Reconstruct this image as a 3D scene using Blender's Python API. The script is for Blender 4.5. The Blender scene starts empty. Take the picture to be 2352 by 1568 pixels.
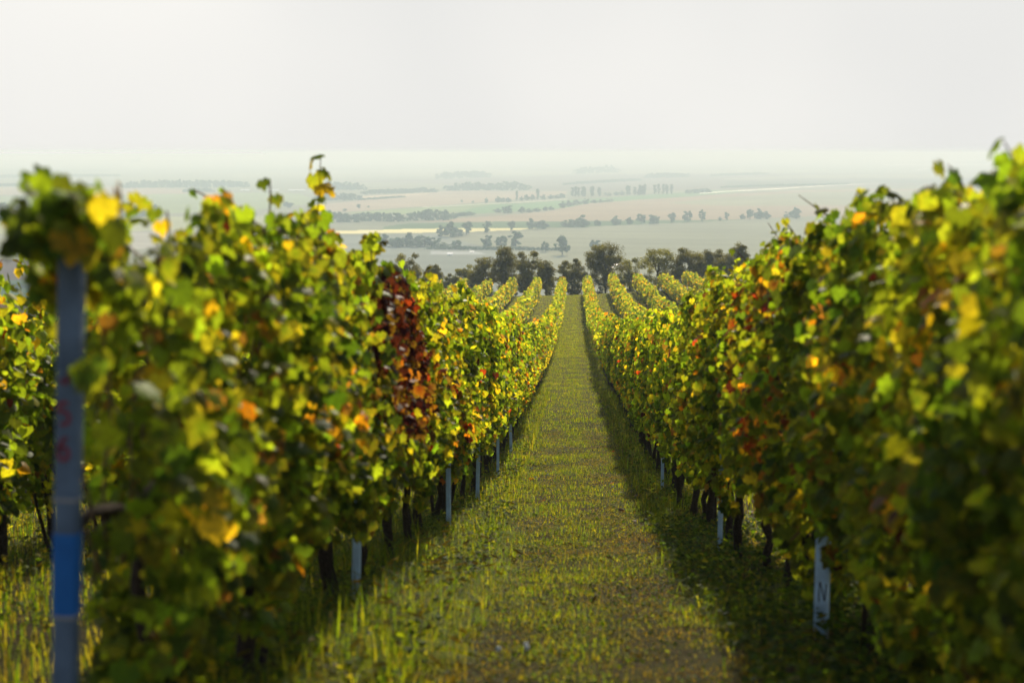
import bpy, math
import numpy as np

C = bpy.context.scene
COL = C.collection
rng = np.random.default_rng(7)
PI = math.pi

# ------------------------------------------------------------------ camera
FPX = 3266.7                                   # 50 mm on 36 mm, in units of a 2352 px wide frame
PITCH = math.atan(434 / FPX)
YAW = math.atan(146 / FPX * math.cos(PITCH))
cam_data = bpy.data.cameras.new("camera")
cam_data.lens = 50.0
cam_data.sensor_width = 36.0
cam_data.clip_start = 0.05
cam_data.clip_end = 90000.0
cam_data.dof.use_dof = True
cam_data.dof.focus_distance = 27.0
cam_data.dof.aperture_fstop = 2.2
cam = bpy.data.objects.new("camera", cam_data)
cam.location = (0, 0, 0)
cam.rotation_euler = (PI / 2 - PITCH, 0, YAW)
COL.objects.link(cam)
C.camera = cam

# ------------------------------------------------------------------ light
SUN_EL = math.radians(27.0)
SUN_AZ = math.radians(6.0)                    # to the right of the row direction (+Y)
world = bpy.data.worlds.new("World")
C.world = world
world.use_nodes = True
wn = world.node_tree.nodes
wl = world.node_tree.links
wn.clear()
sky = wn.new("ShaderNodeTexSky")
sky.sky_type = 'NISHITA'
sky.sun_disc = False
sky.sun_elevation = SUN_EL
sky.sun_rotation = SUN_AZ
sky.air_density = 1.0
sky.dust_density = 2.0
sky.ozone_density = 1.0
SKY_GAIN = 0.107
sk = wn.new("ShaderNodeVectorMath"); sk.operation = 'SCALE'; sk.inputs['Scale'].default_value = 1.3
wl.new(sky.outputs[0], sk.inputs[0])
wtc = wn.new("ShaderNodeTexCoord")                # thick pale haze low in the sky, clear sky higher up
wsp = wn.new("ShaderNodeSeparateXYZ"); wl.new(wtc.outputs['Generated'], wsp.inputs[0])
wmr = wn.new("ShaderNodeMapRange"); wmr.interpolation_type = 'SMOOTHSTEP'
wmr.inputs['From Min'].default_value = .10; wmr.inputs['From Max'].default_value = .55
wl.new(wsp.outputs['Z'], wmr.inputs['Value'])
wcl = wn.new("ShaderNodeTexNoise"); wcl.inputs['Scale'].default_value = 3.0; wcl.inputs['Detail'].default_value = 2
wl.new(wtc.outputs['Generated'], wcl.inputs['Vector'])
wcr = wn.new("ShaderNodeValToRGB")
wcr.color_ramp.elements[0].position = .35; wcr.color_ramp.elements[0].color = (6.15, 6.15, 6.0, 1)
wcr.color_ramp.elements[1].position = .68; wcr.color_ramp.elements[1].color = (7.1, 7.0, 6.7, 1)
wl.new(wcl.outputs[0], wcr.inputs[0])
wmx = wn.new("ShaderNodeMix"); wmx.data_type = 'RGBA'
wl.new(wmr.outputs[0], wmx.inputs['Factor']); wl.new(wcr.outputs[0], wmx.inputs['A']); wl.new(sk.outputs[0], wmx.inputs['B'])
bg = wn.new("ShaderNodeBackground")
bg.inputs['Strength'].default_value = SKY_GAIN
wo = wn.new("ShaderNodeOutputWorld")
wl.new(wmx.outputs['Result'], bg.inputs['Color'])
wl.new(bg.outputs[0], wo.inputs['Surface'])

sd = bpy.data.lights.new("sun", 'SUN')
sd.energy = 4.6
sd.angle = math.radians(3.0)
sd.color = (1.0, 0.89, 0.69)
so = bpy.data.objects.new("sun", sd)
so.rotation_euler = (PI / 2 - SUN_EL, 0, PI - SUN_AZ)   # the lamp shines from +Y, a little right
so.location = (20, 100, 60)
COL.objects.link(so)

C.view_settings.view_transform = 'Standard'
C.view_settings.look = 'None'
C.view_settings.gamma = 1.0
C.view_settings.exposure = 0.3
C.cycles.use_denoising = True
C.cycles.max_bounces = 10
C.cycles.diffuse_bounces = 7
C.cycles.transmission_bounces = 4
C.cycles.transparent_max_bounces = 8
C.cycles.volume_bounces = 1

# ------------------------------------------------------------------ helpers
def ray(u, v):
    """pixel of the 2352 x 1568 frame -> (x, z) of the view ray at y = 1 (camera in the origin)"""
    a = (u - 1176) / FPX
    b = -(v - 784) / FPX
    y = math.cos(PITCH) + b * math.sin(PITCH)
    z = -math.sin(PITCH) + b * math.cos(PITCH)
    c, s = math.cos(YAW), math.sin(YAW)
    X = a * c - y * s
    Y = a * s + y * c
    return X / Y, z / Y

def tag(o, label=None, cat=None, group=None, kind=None):
    if label: o["label"] = label
    if cat: o["category"] = cat
    if group: o["group"] = group
    if kind: o["kind"] = kind
    return o

def fast_mesh(name, V, T, col=None, smooth=False, mats=(), mat_idx=None):
    """triangle (T: n x 3) or quad (n x 4) mesh from arrays"""
    V = np.asarray(V, dtype=np.float32)
    T = np.asarray(T, dtype=np.int32)
    k = T.shape[1]
    me = bpy.data.meshes.new(name)
    me.vertices.add(len(V))
    me.vertices.foreach_set("co", V.ravel())
    me.loops.add(T.size)
    me.loops.foreach_set("vertex_index", T.ravel())
    me.polygons.add(len(T))
    me.polygons.foreach_set("loop_start", np.arange(0, T.size, k, dtype=np.int32))
    me.polygons.foreach_set("loop_total", np.full(len(T), k, dtype=np.int32))
    for m in mats: me.materials.append(m)
    if mat_idx is not None:
        me.polygons.foreach_set("material_index", np.asarray(mat_idx, dtype=np.int32))
    me.polygons.foreach_set("use_smooth", np.full(len(T), smooth, dtype=bool))
    if col is not None:
        ca = me.color_attributes.new("tint", 'FLOAT_COLOR', 'POINT')
        c4 = np.ones((len(V), 4), dtype=np.float32)
        c4[:, :3] = col
        ca.data.foreach_set("color", c4.ravel())
    me.update(calc_edges=True)
    return me

def link(name, me, parent=None, loc=(0, 0, 0), rotz=0.0):
    o = bpy.data.objects.new(name, me)
    o.location = loc
    o.rotation_euler = (0, 0, rotz)
    COL.objects.link(o)
    if parent is not None: o.parent = parent
    return o

def empty(name, loc, rotz=0.0):
    o = bpy.data.objects.new(name, None)
    o.empty_display_size = 0.2
    o.location = loc
    o.rotation_euler = (0, 0, rotz)
    COL.objects.link(o)
    return o

class MB:
    """collects pieces into one vertex / triangle list"""
    def __init__(self): self.V, self.T, self.K, self.n = [], [], [], 0
    def add(self, V, T, col=(1, 1, 1)):
        V = np.asarray(V, dtype=float); T = np.asarray(T, dtype=int)
        self.V.append(V); self.T.append(T + self.n); self.n += len(V)
        c = np.asarray(col, dtype=float)
        self.K.append(np.broadcast_to(c, (len(V), 3)) if c.ndim == 1 else c)
    def tube(self, P, R, seg=6, col=(1, 1, 1), cap=True):
        P = np.asarray(P, dtype=float); R = np.broadcast_to(np.asarray(R, dtype=float), (len(P),))
        d = np.gradient(P, axis=0)
        d /= np.linalg.norm(d, axis=1)[:, None] + 1e-9
        ref = np.where(np.abs(d[:, 2:3]) > .9, np.array([[1., 0, 0]]), np.array([[0, 0, 1.]]))
        a = np.cross(d, ref); a /= np.linalg.norm(a, axis=1)[:, None] + 1e-9
        b = np.cross(d, a)
        t = np.arange(seg) * 2 * PI / seg
        V = (P[:, None] + R[:, None, None] * (np.cos(t)[None, :, None] * a[:, None] + np.sin(t)[None, :, None] * b[:, None])).reshape(-1, 3)
        T = []
        for i in range(len(P) - 1):
            for j in range(seg):
                p, q = i * seg + j, i * seg + (j + 1) % seg
                T += [(p, q, q + seg), (p, q + seg, p + seg)]
        if cap:
            n = len(V)
            V = np.vstack([V, P[0], P[-1]])
            for j in range(seg):
                T.append((n, (j + 1) % seg, j))
                e = (len(P) - 1) * seg
                T.append((n + 1, e + j, e + (j + 1) % seg))
        self.add(V, T, col)
    def box(self, lo, hi, col=(1, 1, 1)):
        x0, y0, z0 = lo; x1, y1, z1 = hi
        V = [(x0, y0, z0), (x1, y0, z0), (x1, y1, z0), (x0, y1, z0), (x0, y0, z1), (x1, y0, z1), (x1, y1, z1), (x0, y1, z1)]
        T = [(0, 2, 1), (0, 3, 2), (4, 5, 6), (4, 6, 7), (0, 1, 5), (0, 5, 4), (1, 2, 6), (1, 6, 5), (2, 3, 7), (2, 7, 6), (3, 0, 4), (3, 4, 7)]
        self.add(V, T, col)
    def mesh(self, name, mat, smooth=False):
        return fast_mesh(name, np.vstack(self.V), np.vstack(self.T), np.vstack(self.K), smooth, (mat,))

def smooth01(x, a, b):
    t = np.clip((np.asarray(x, dtype=float) - a) / (b - a), 0, 1)
    return t * t * (3 - 2 * t)

def vnoise(P, scale, seed=0):
    """cheap value noise, 3 octaves of sines, about -1..1"""
    P = np.asarray(P, dtype=float) / scale
    r = np.random.default_rng(seed)
    s = np.zeros(len(P))
    for k in range(7):
        d = r.normal(size=P.shape[1]); d /= np.linalg.norm(d)
        s += np.sin(P @ d * (1.0 + .55 * k) * 2.2 + r.uniform(0, 6.28)) / (1 + .25 * k)
    return s / 3.2

# ------------------------------------------------------------------ terrain
TY = np.array([-20, 0, 3.5, 7.2, 9.1, 12.4, 16, 24.8, 53, 75, 95, 108, 120, 134, 148, 153, 160, 175, 200, 300, 430, 470])
TZ = np.array([.6, -1.22, -1.78, -2.42, -2.84, -3.44, -4.08, -5.35, -8.5, -10.55, -12.2, -13.0, -13.6, -14.22, -14.8, -15.25, -15.9, -18.2, -24, -46, -66.2, -70])
_gy = np.linspace(-20, 470, 2451)
_gz = np.interp(_gy, TY, TZ)
_k = np.exp(-np.linspace(-2, 2, 31) ** 2); _k /= _k.sum()
_gz = np.convolve(np.pad(_gz, 15, mode='edge'), _k, mode='valid')
VALLEY = -65.0

def ground(x, y):
    x = np.asarray(x, dtype=float); y = np.asarray(y, dtype=float)
    z = np.interp(y, _gy, _gz)
    tilt = np.where(x > 0, .052 * x, .030 * x)
    tilt = np.clip(tilt, -1.2, 1.8) * smooth01(y, 70, 140)
    return z + tilt + .016 * np.sin(x * 3.1 + y * .7) * np.sin(y * 1.3 - x)

def hit(u, v):
    """where the view ray of a pixel meets the vineyard ground"""
    dx, dz = ray(u, v)
    ys = np.linspace(2, 160, 8000)
    g = ground(dx * ys, ys) - dz * ys
    i = int(np.argmax(g > 0))
    return float(dx * ys[i]), float(ys[i]), float(ground(dx * ys[i], ys[i]))

def valley_at(u, v):
    dx, dz = ray(u, v)
    y = VALLEY / dz
    return dx * y, y

# ------------------------------------------------------------------ materials
def new_mat(name):
    m = bpy.data.materials.new(name); m.use_nodes = True
    n = m.node_tree.nodes; n.clear()
    o = n.new("ShaderNodeOutputMaterial")
    return m, n, m.node_tree.links, o

def leaf_material(name, trans=.66, gain=(2.85, 2.55, .55), rough=.5, spec=.11):
    m, n, l, o = new_mat(name)
    at = n.new("ShaderNodeAttribute"); at.attribute_name = "tint"
    nz = n.new("ShaderNodeTexNoise"); nz.inputs['Scale'].default_value = 55; nz.inputs['Detail'].default_value = 3
    tc = n.new("ShaderNodeTexCoord"); l.new(tc.outputs['Object'], nz.inputs['Vector'])
    mr = n.new("ShaderNodeMapRange"); mr.inputs['From Min'].default_value = .3; mr.inputs['From Max'].default_value = .7
    mr.inputs['To Min'].default_value = .72; mr.inputs['To Max'].default_value = 1.25
    l.new(nz.outputs[0], mr.inputs['Value'])
    mul = n.new("ShaderNodeVectorMath"); mul.operation = 'SCALE'
    l.new(at.outputs['Color'], mul.inputs[0]); l.new(mr.outputs[0], mul.inputs['Scale'])
    b = n.new("ShaderNodeBsdfPrincipled")
    b.inputs['Roughness'].default_value = rough
    b.inputs['Specular IOR Level'].default_value = spec
    l.new(mul.outputs[0], b.inputs['Base Color'])
    g = n.new("ShaderNodeVectorMath"); g.operation = 'MULTIPLY'; g.inputs[1].default_value = gain
    l.new(mul.outputs[0], g.inputs[0])
    t = n.new("ShaderNodeBsdfTranslucent"); l.new(g.outputs[0], t.inputs['Color'])
    mx = n.new("ShaderNodeMixShader"); mx.inputs[0].default_value = trans
    l.new(b.outputs[0], mx.inputs[1]); l.new(t.outputs[0], mx.inputs[2])
    l.new(mx.outputs[0], o.inputs['Surface'])
    return m

def solid(name, color, rough=.7, spec=.3, metal=0.0, nscale=20., namp=.3, tint=False, bump=0.0):
    m, n, l, o = new_mat(name)
    b = n.new("ShaderNodeBsdfPrincipled")
    b.inputs['Roughness'].default_value = rough
    b.inputs['Specular IOR Level'].default_value = spec
    b.inputs['Metallic'].default_value = metal
    tc = n.new("ShaderNodeTexCoord")
    nz = n.new("ShaderNodeTexNoise"); nz.inputs['Scale'].default_value = nscale; nz.inputs['Detail'].default_value = 6
    l.new(tc.outputs['Object'], nz.inputs['Vector'])
    mr = n.new("ShaderNodeMapRange"); mr.inputs['From Min'].default_value = .3; mr.inputs['From Max'].default_value = .7
    mr.inputs['To Min'].default_value = 1 - namp; mr.inputs['To Max'].default_value = 1 + namp
    l.new(nz.outputs[0], mr.inputs['Value'])
    mul = n.new("ShaderNodeVectorMath"); mul.operation = 'SCALE'
    if tint:
        at = n.new("ShaderNodeAttribute"); at.attribute_name = "tint"; l.new(at.outputs['Color'], mul.inputs[0])
    else:
        mul.inputs[0].default_value = color
    l.new(mr.outputs[0], mul.inputs['Scale'])
    l.new(mul.outputs[0], b.inputs['Base Color'])
    if bump:
        bp = n.new("ShaderNodeBump"); bp.inputs['Strength'].default_value = bump; bp.inputs['Distance'].default_value = .02
        l.new(nz.outputs[0], bp.inputs['Height']); l.new(bp.outputs[0], b.inputs['Normal'])
    l.new(b.outputs[0], o.inputs['Surface'])
    return m

M_LEAF = leaf_material("vine_leaf")
M_GRASS = leaf_material("grass_blade", trans=.6, gain=(3.3, 2.9, .3), rough=.6, spec=.04)
M_TREE = leaf_material("tree_leaf", trans=.5, gain=(2.4, 2.2, .6), rough=.55, spec=.25)
M_BARK = solid("vine_bark", (.045, .030, .020), rough=.9, spec=.15, nscale=60, namp=.5, bump=.8)
M_CANE = solid("vine_cane", (.13, .075, .035), rough=.65, nscale=40, namp=.3)
M_TRUNK = solid("tree_bark", (.06, .045, .032), rough=.95, spec=.1, nscale=5, namp=.4)
M_POST = solid("galvanised_steel", (.088, .125, .175), rough=.65, spec=.3, nscale=9, namp=.38)
M_PALE = solid("sky_tinted_steel", (.50, .67, .82), rough=.6, spec=.3, nscale=9, namp=.25)  # pale steel, the sky's blue reflection put into its colour
M_BLUE = solid("blue_paint", (.010, .11, .34), rough=.5, nscale=14, namp=.15)
M_RED = solid("red_paint", (.20, .025, .04), rough=.6, nscale=25, namp=.25)
M_INK = solid("black_ink", (.03, .03, .04), rough=.6)
M_WHITE = solid("white_wall", (.8, .8, .76), rough=.6, nscale=.3, namp=.06)
M_ROOF = solid("pale_roof", (.75, .74, .70), rough=.35, nscale=.2, namp=.08)
M_GREY = solid("grey_concrete", (.25, .24, .23), rough=.8, nscale=.2, namp=.1)
M_REDROOF = solid("tiled_roof", (.35, .14, .09), rough=.8, nscale=.5, namp=.15)
M_FIELD = solid("field_crops", (1, 1, 1), rough=1.0, spec=.0, nscale=.012, namp=.10, tint=True)

# hillside soil with patchy turf
def soil_material():
    m, n, l, o = new_mat("vineyard_soil")
    b = n.new("ShaderNodeBsdfPrincipled"); b.inputs['Roughness'].default_value = 1.0; b.inputs['Specular IOR Level'].default_value = .05
    tc = n.new("ShaderNodeTexCoord")
    n1 = n.new("ShaderNodeTexNoise"); n1.inputs['Scale'].default_value = 1.1; n1.inputs['Detail'].default_value = 8; n1.inputs['Roughness'].default_value = .7
    n2 = n.new("ShaderNodeTexNoise"); n2.inputs['Scale'].default_value = 22; n2.inputs['Detail'].default_value = 8; n2.inputs['Roughness'].default_value = .75
    l.new(tc.outputs['Object'], n1.inputs['Vector']); l.new(tc.outputs['Object'], n2.inputs['Vector'])
    r1 = n.new("ShaderNodeValToRGB")
    r1.color_ramp.elements[0].position = .38; r1.color_ramp.elements[0].color = (.055, .038, .018, 1)
    r1.color_ramp.elements[1].position = .62; r1.color_ramp.elements[1].color = (.060, .070, .014, 1)
    l.new(n1.outputs[0], r1.inputs[0])
    mr = n.new("ShaderNodeMapRange"); mr.inputs['From Min'].default_value = .3; mr.inputs['From Max'].default_value = .7
    mr.inputs['To Min'].default_value = .5; mr.inputs['To Max'].default_value = 1.5
    l.new(n2.outputs[0], mr.inputs['Value'])
    mul = n.new("ShaderNodeVectorMath"); mul.operation = 'SCALE'
    l.new(r1.outputs[0], mul.inputs[0]); l.new(mr.outputs[0], mul.inputs['Scale'])
    l.new(mul.outputs[0], b.inputs['Base Color'])
    bp = n.new("ShaderNodeBump"); bp.inputs['Strength'].default_value = 1.0; bp.inputs['Distance'].default_value = .04
    l.new(n2.outputs[0], bp.inputs['Height']); l.new(bp.outputs[0], b.inputs['Normal'])
    l.new(b.outputs[0], o.inputs['Surface'])
    return m
M_SOIL = soil_material()

# ------------------------------------------------------------------ hillside
def grid_faces(nr, nc):
    i, j = np.meshgrid(np.arange(nr - 1), np.arange(nc - 1), indexing='ij')
    a = (i * nc + j).ravel()
    return np.stack([a, a + 1, a + nc + 1, a + nc], 1)

xs = np.concatenate([np.linspace(-300, -30, 28), np.linspace(-29, 29, 233), np.linspace(30, 300, 28)])
ys = np.concatenate([np.arange(-19, 40, .25), np.arange(40, 190, 1.0), np.arange(190, 471, 10)])
GX, GY = np.meshgrid(xs, ys)
HV = np.stack([GX.ravel(), GY.ravel(), ground(GX, GY).ravel()], 1)
hill = link("hillside", fast_mesh("hillside", HV, grid_faces(len(ys), len(xs)), smooth=True, mats=(M_SOIL,)))
tag(hill, "grassy brown vineyard slope falling away to the tree line", "hillside", kind="structure")

# ------------------------------------------------------------------ valley: the crops of each field, from the field borders
S = .98                                        # source pixels (2400 wide) -> 2352 wide frame
FIELDS = [  # colour, outline in picture coordinates of the borders, put on the plain by its own rays
    ((.27, .28, .19), [(-900, 360), (3300, 360), (3300, 380), (-900, 380)]),
    ((.30, .27, .20), [(-900, 380), (3300, 380), (3300, 396), (-900, 396)]),
    ((.34, .31, .20), [(300, 383), (1000, 378), (1250, 384), (900, 390), (300, 392)]),
    ((.20, .21, .15), [(-900, 398), (260, 397), (250, 404), (-900, 409)]),
    ((.36, .33, .22), [(520, 410), (660, 402), (1000, 396), (1350, 402), (1900, 399), (1900, 404), (1350, 409), (900, 414), (560, 418)]),
    ((.25, .21, .17), [(700, 424), (1040, 419), (1400, 408), (2600, 405), (2600, 430), (1900, 438), (1600, 446), (1330, 449), (1000, 430)]),
    ((.34, .30, .21), [(1690, 418), (1900, 410), (2600, 404), (2600, 413), (1900, 418), (1700, 421)]),
    ((.20, .19, .15), [(1700, 424), (2100, 421), (2500, 419), (2500, 424), (2000, 430), (1700, 436)]),
    ((.40, .30, .22), [(-900, 440), (0, 440), (300, 437), (560, 451), (400, 456), (-900, 460)]),
    ((.31, .33, .18), [(-900, 466), (0, 461), (350, 455), (600, 452), (700, 453), (752, 474), (600, 492), (380, 500), (-900, 512)]),
    ((.42, .32, .23), [(745, 480), (1008, 452), (1046, 448), (1330, 448), (1330, 455), (1123, 475), (995, 484), (811, 496), (745, 492)]),
    ((.55, .42, .28), [(838, 460), (1005, 452), (1000, 456), (860, 468)]),
    ((.29, .32, .17), [(800, 499), (1123, 477), (1250, 478), (1230, 489), (1100, 497), (950, 502)]),
    ((.21, .29, .15), [(1100, 490), (1150, 480), (1340, 469), (1660, 447), (1760, 446), (1661, 457), (1478, 470), (1311, 488), (1051, 506)]),
    ((.55, .50, .36), [(990, 485), (1160, 476), (1330, 466), (1330, 467.5), (1160, 478), (990, 487)]),
    ((.39, .29, .20), [(960, 521), (1060, 513), (1200, 503), (1300, 493), (1376, 477), (1478, 470), (1555, 465), (1657, 457), (1861, 447), (2000, 443), (2700, 436), (2700, 498), (1900, 507), (1700, 515), (1500, 518), (1340, 519)]),
    ((.34, .31, .20), [(1560, 476), (1700, 462), (1900, 450), (2700, 440), (2700, 470), (1900, 482), (1700, 482)]),
    ((.15, .19, .11), [(900, 531), (960, 524), (1200, 519), (1340, 518.5), (1800, 514), (1700, 517), (1340, 533), (1240, 534.5), (900, 539)]),
    ((.85, .68, .34), [(640, 547), (740, 541), (900, 538.3), (1025, 535.5), (1240, 533.5), (1258, 536), (1160, 541.5), (1025, 545.5), (740, 548), (640, 552)]),
    ((.31, .29, .205), [(1180, 546), (1340, 533), (1480, 528), (1700, 517), (1900, 508), (2700, 498), (2700, 720), (1340, 720), (1230, 600), (1060, 560)]),
    ((.28, .275, .225), [(640, 555), (1020, 548), (1060, 560), (1230, 600), (1330, 720), (500, 720)]),
    ((.40, .38, .22), [(-900, 530), (0, 520), (380, 508), (640, 506), (640, 534), (0, 548), (-900, 560)]),
    ((.42, .37, .30), [(200, 546), (640, 536), (640, 560), (380, 580), (200, 590)]),
    ((.36, .34, .22), [(-900, 566), (60, 560), (260, 556), (200, 606), (-900, 610)]),
    ((.13, .085, .065), [(-900, 612), (0, 608), (200, 606), (240, 650), (0, 658), (-900, 664)]),
    ((.09, .12, .06), [(-900, 664), (0, 658), (240, 650), (260, 760), (-900, 760)]),
    ((.42, .40, .36), [(1010, 588), (1120, 590), (1140, 596), (1010, 596)]),
]
us = np.arange(-1300, 3700, 6.0)
vs = np.concatenate([[352.6, 353.2, 354, 355, 356, 357], np.arange(358, 480, 1.0), np.arange(480, 660, 1.4), np.arange(660, 880, 8)])
U, Vv = np.meshgrid(us, vs)
a = (U - 1176) / FPX; bb = -(Vv - 784) / FPX
yy = math.cos(PITCH) + bb * math.sin(PITCH); zz = -math.sin(PITCH) + bb * math.cos(PITCH)
c_, s_ = math.cos(YAW), math.sin(YAW)
RX = a * c_ - yy * s_; RY = a * s_ + yy * c_
VY = VALLEY / (zz / RY); VX = VY * RX / RY
def inside(px, py, poly):
    r = np.zeros(px.shape, bool)
    n = len(poly)
    for i in range(n):
        x1, y1 = poly[i]; x2, y2 = poly[(i + 1) % n]
        cnd = ((y1 > py) != (y2 > py))
        if y1 != y2:
            r ^= cnd & (px < (x2 - x1) * (py - y1) / (y2 - y1) + x1)
    return r
fc = np.empty(U.shape + (3,)); fc[:] = (.29, .27, .19)
wob = .6 * np.sin(U / 71.0) + .5 * np.sin(U / 29.0 + 1)
for c, poly in FIELDS:
    fc[inside(U / S, Vv / S + wob * .5, poly)] = c
P2 = np.stack([VX.ravel(), VY.ravel()], 1)
fc = np.clip(.27 + (fc - .27) * 1.25, .03, .95) * np.array([.93, 1.0, 1.0])
stripe = 1 + .05 * np.sin(VX * .021 + VY * .12) + .07 * vnoise(P2, 260, 5).reshape(U.shape) + .06 * vnoise(P2, 900, 6).reshape(U.shape)
fc *= stripe[..., None]
valley_z = VALLEY + 0 * VX
VV = np.stack([VX.ravel(), VY.ravel(), valley_z.ravel()], 1)
val = link("valley", fast_mesh("valley", VV, grid_faces(len(vs), len(us))[:, ::-1], fc.reshape(-1, 3), mats=(M_FIELD,)))
tag(val, "broad hazy plain of pale brown and green fields", "valley", kind="structure")

# ------------------------------------------------------------------ leaf templates
def leaf_template(detail):
    if detail == 2:        # five-lobed vine leaf, petiole at the origin, tip to -Y, normal +Z
        half = [(0.03, .10), (.16, .30), (.30, .26), (.34, .12), (.50, .04), (.52, -.14), (.42, -.24), (.44, -.42), (.28, -.44), (.18, -.52), (.10, -.70), (0, -.80)]
        pts = half + [(-x, y) for x, y in half[-2::-1]]
        P = np.array([(0, .02)] + pts)
        z = -.28 * np.abs(P[:, 0]) ** 1.3 - .22 * (P[:, 1] + .2) ** 2 + .03 * np.sin(P[:, 0] * 17) + .03 * np.cos(P[:, 1] * 13)
        V = np.column_stack([P, z]); n = len(pts)
        T = [(0, 1 + i + 1, 1 + i) for i in range(n - 1)]
        mid = len(half)
        return V, np.array(T)
    if detail == 1:
        P = np.array([(0, .12), (.36, .26), (.50, -.10), (.30, -.48), (0, -.78), (-.30, -.48), (-.50, -.10), (-.36, .26)])
        z = -.30 * np.abs(P[:, 0]) ** 1.2 - .2 * (P[:, 1] + .2) ** 2
        return np.column_stack([P, z]), np.array([(0, 2, 1), (0, 3, 2), (0, 4, 3), (0, 5, 4), (0, 6, 5), (0, 7, 6)])
    P = np.array([(0, .25, 0), (.5, -.15, -.14), (0, -.75, -.03), (-.5, -.15, -.14)])
    return P, np.array([(0, 2, 1), (0, 3, 2)])
TEMPL = {d: leaf_template(d) for d in (0, 1, 2)}

def place_leaves(pos, nrm, size, col, detail, r, roll=.7):
    """N leaves -> V, T, colours: normal along nrm, tip hanging down with some roll"""
    N = len(pos)
    nrm = nrm / (np.linalg.norm(nrm, axis=1)[:, None] + 1e-9)
    down = np.array([[0, 0, -1.0]]) + r.normal(0, roll, (N, 3)) * .6
    t = down - nrm * (down * nrm).sum(1)[:, None]
    t /= np.linalg.norm(t, axis=1)[:, None] + 1e-9
    yv = -t
    xv = np.cross(yv, nrm)
    LV, LT = TEMPL[detail]
    asp = r.uniform(.85, 1.15, (N, 1)); curl = r.uniform(.3, 1.9, (N, 1))
    L = LV[None].repeat(N, 0)
    Lx = L[:, :, 0] * asp; Ly = L[:, :, 1]; Lz = L[:, :, 2] * curl
    V = pos[:, None] + size[:, None, None] * (Lx[..., None] * xv[:, None] + Ly[..., None] * yv[:, None] + Lz[..., None] * nrm[:, None])
    k = len(LV)
    T = (LT[None] + (np.arange(N) * k)[:, None, None]).reshape(-1, 3)
    Cc = col[:, None].repeat(k, 1)
    if detail == 2:                            # autumn margins: rim a little yellower or browner than the middle
        edge = np.ones(k); edge[0] = 0
        w = (r.random(N) < .35)[:, None] * edge[None] * .45
        rim = np.array([.20, .15, .02])
        Cc = Cc * (1 - w[..., None]) + rim * w[..., None]
    return V.reshape(-1, 3), T, Cc.reshape(-1, 3)

PAL = np.array([
    (.034, .058, .010),   # deep green
    (.066, .096, .012),   # green
    (.105, .150, .018),   # yellow green
    (.210, .205, .020),   # lemon
    (.300, .215, .018),   # yellow
    (.270, .110, .014),   # orange
    (.150, .022, .012),   # red
    (.026, .006, .008),   # wine red
    (.110, .060, .022),   # brown
]) * np.array([1.38, 1.34, 1.3])
def pick_colours(N, mix, r, field=None):
    p = np.array(mix, dtype=float); p /= p.sum()
    if field is None: k = r.choice(len(PAL), N, p=p)
    else:                                      # neighbouring leaves of a shoot turn together
        q = field + r.normal(0, .55, N)
        u = (np.argsort(np.argsort(q)) + .5) / max(N, 1)
        k = np.minimum(np.searchsorted(np.cumsum(p), u), len(PAL) - 1)
    c = PAL[k]
    j = r.lognormal(0, .22, (N, 1)) * np.exp(r.normal(0, .08, (N, 3)))
    return c * j
MIX_NEAR = [30, 38, 22, 4.5, 1.2, .7, .3, .4, 3]
MIX_MID = [14, 30, 34, 13, 4.5, 1.6, .5, .5, 3]
MIX_FAR = [6, 22, 36, 23, 9, 1.5, .2, .2, 1.5]  # yellower far off: the sun's gold put into the leaf colours

def hedge_thickness(h):
    return np.interp(h, [.3, .55, .9, 1.4, 1.8, 2.1, 2.4], [.10, .20, .31, .33, .27, .14, .04])

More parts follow.
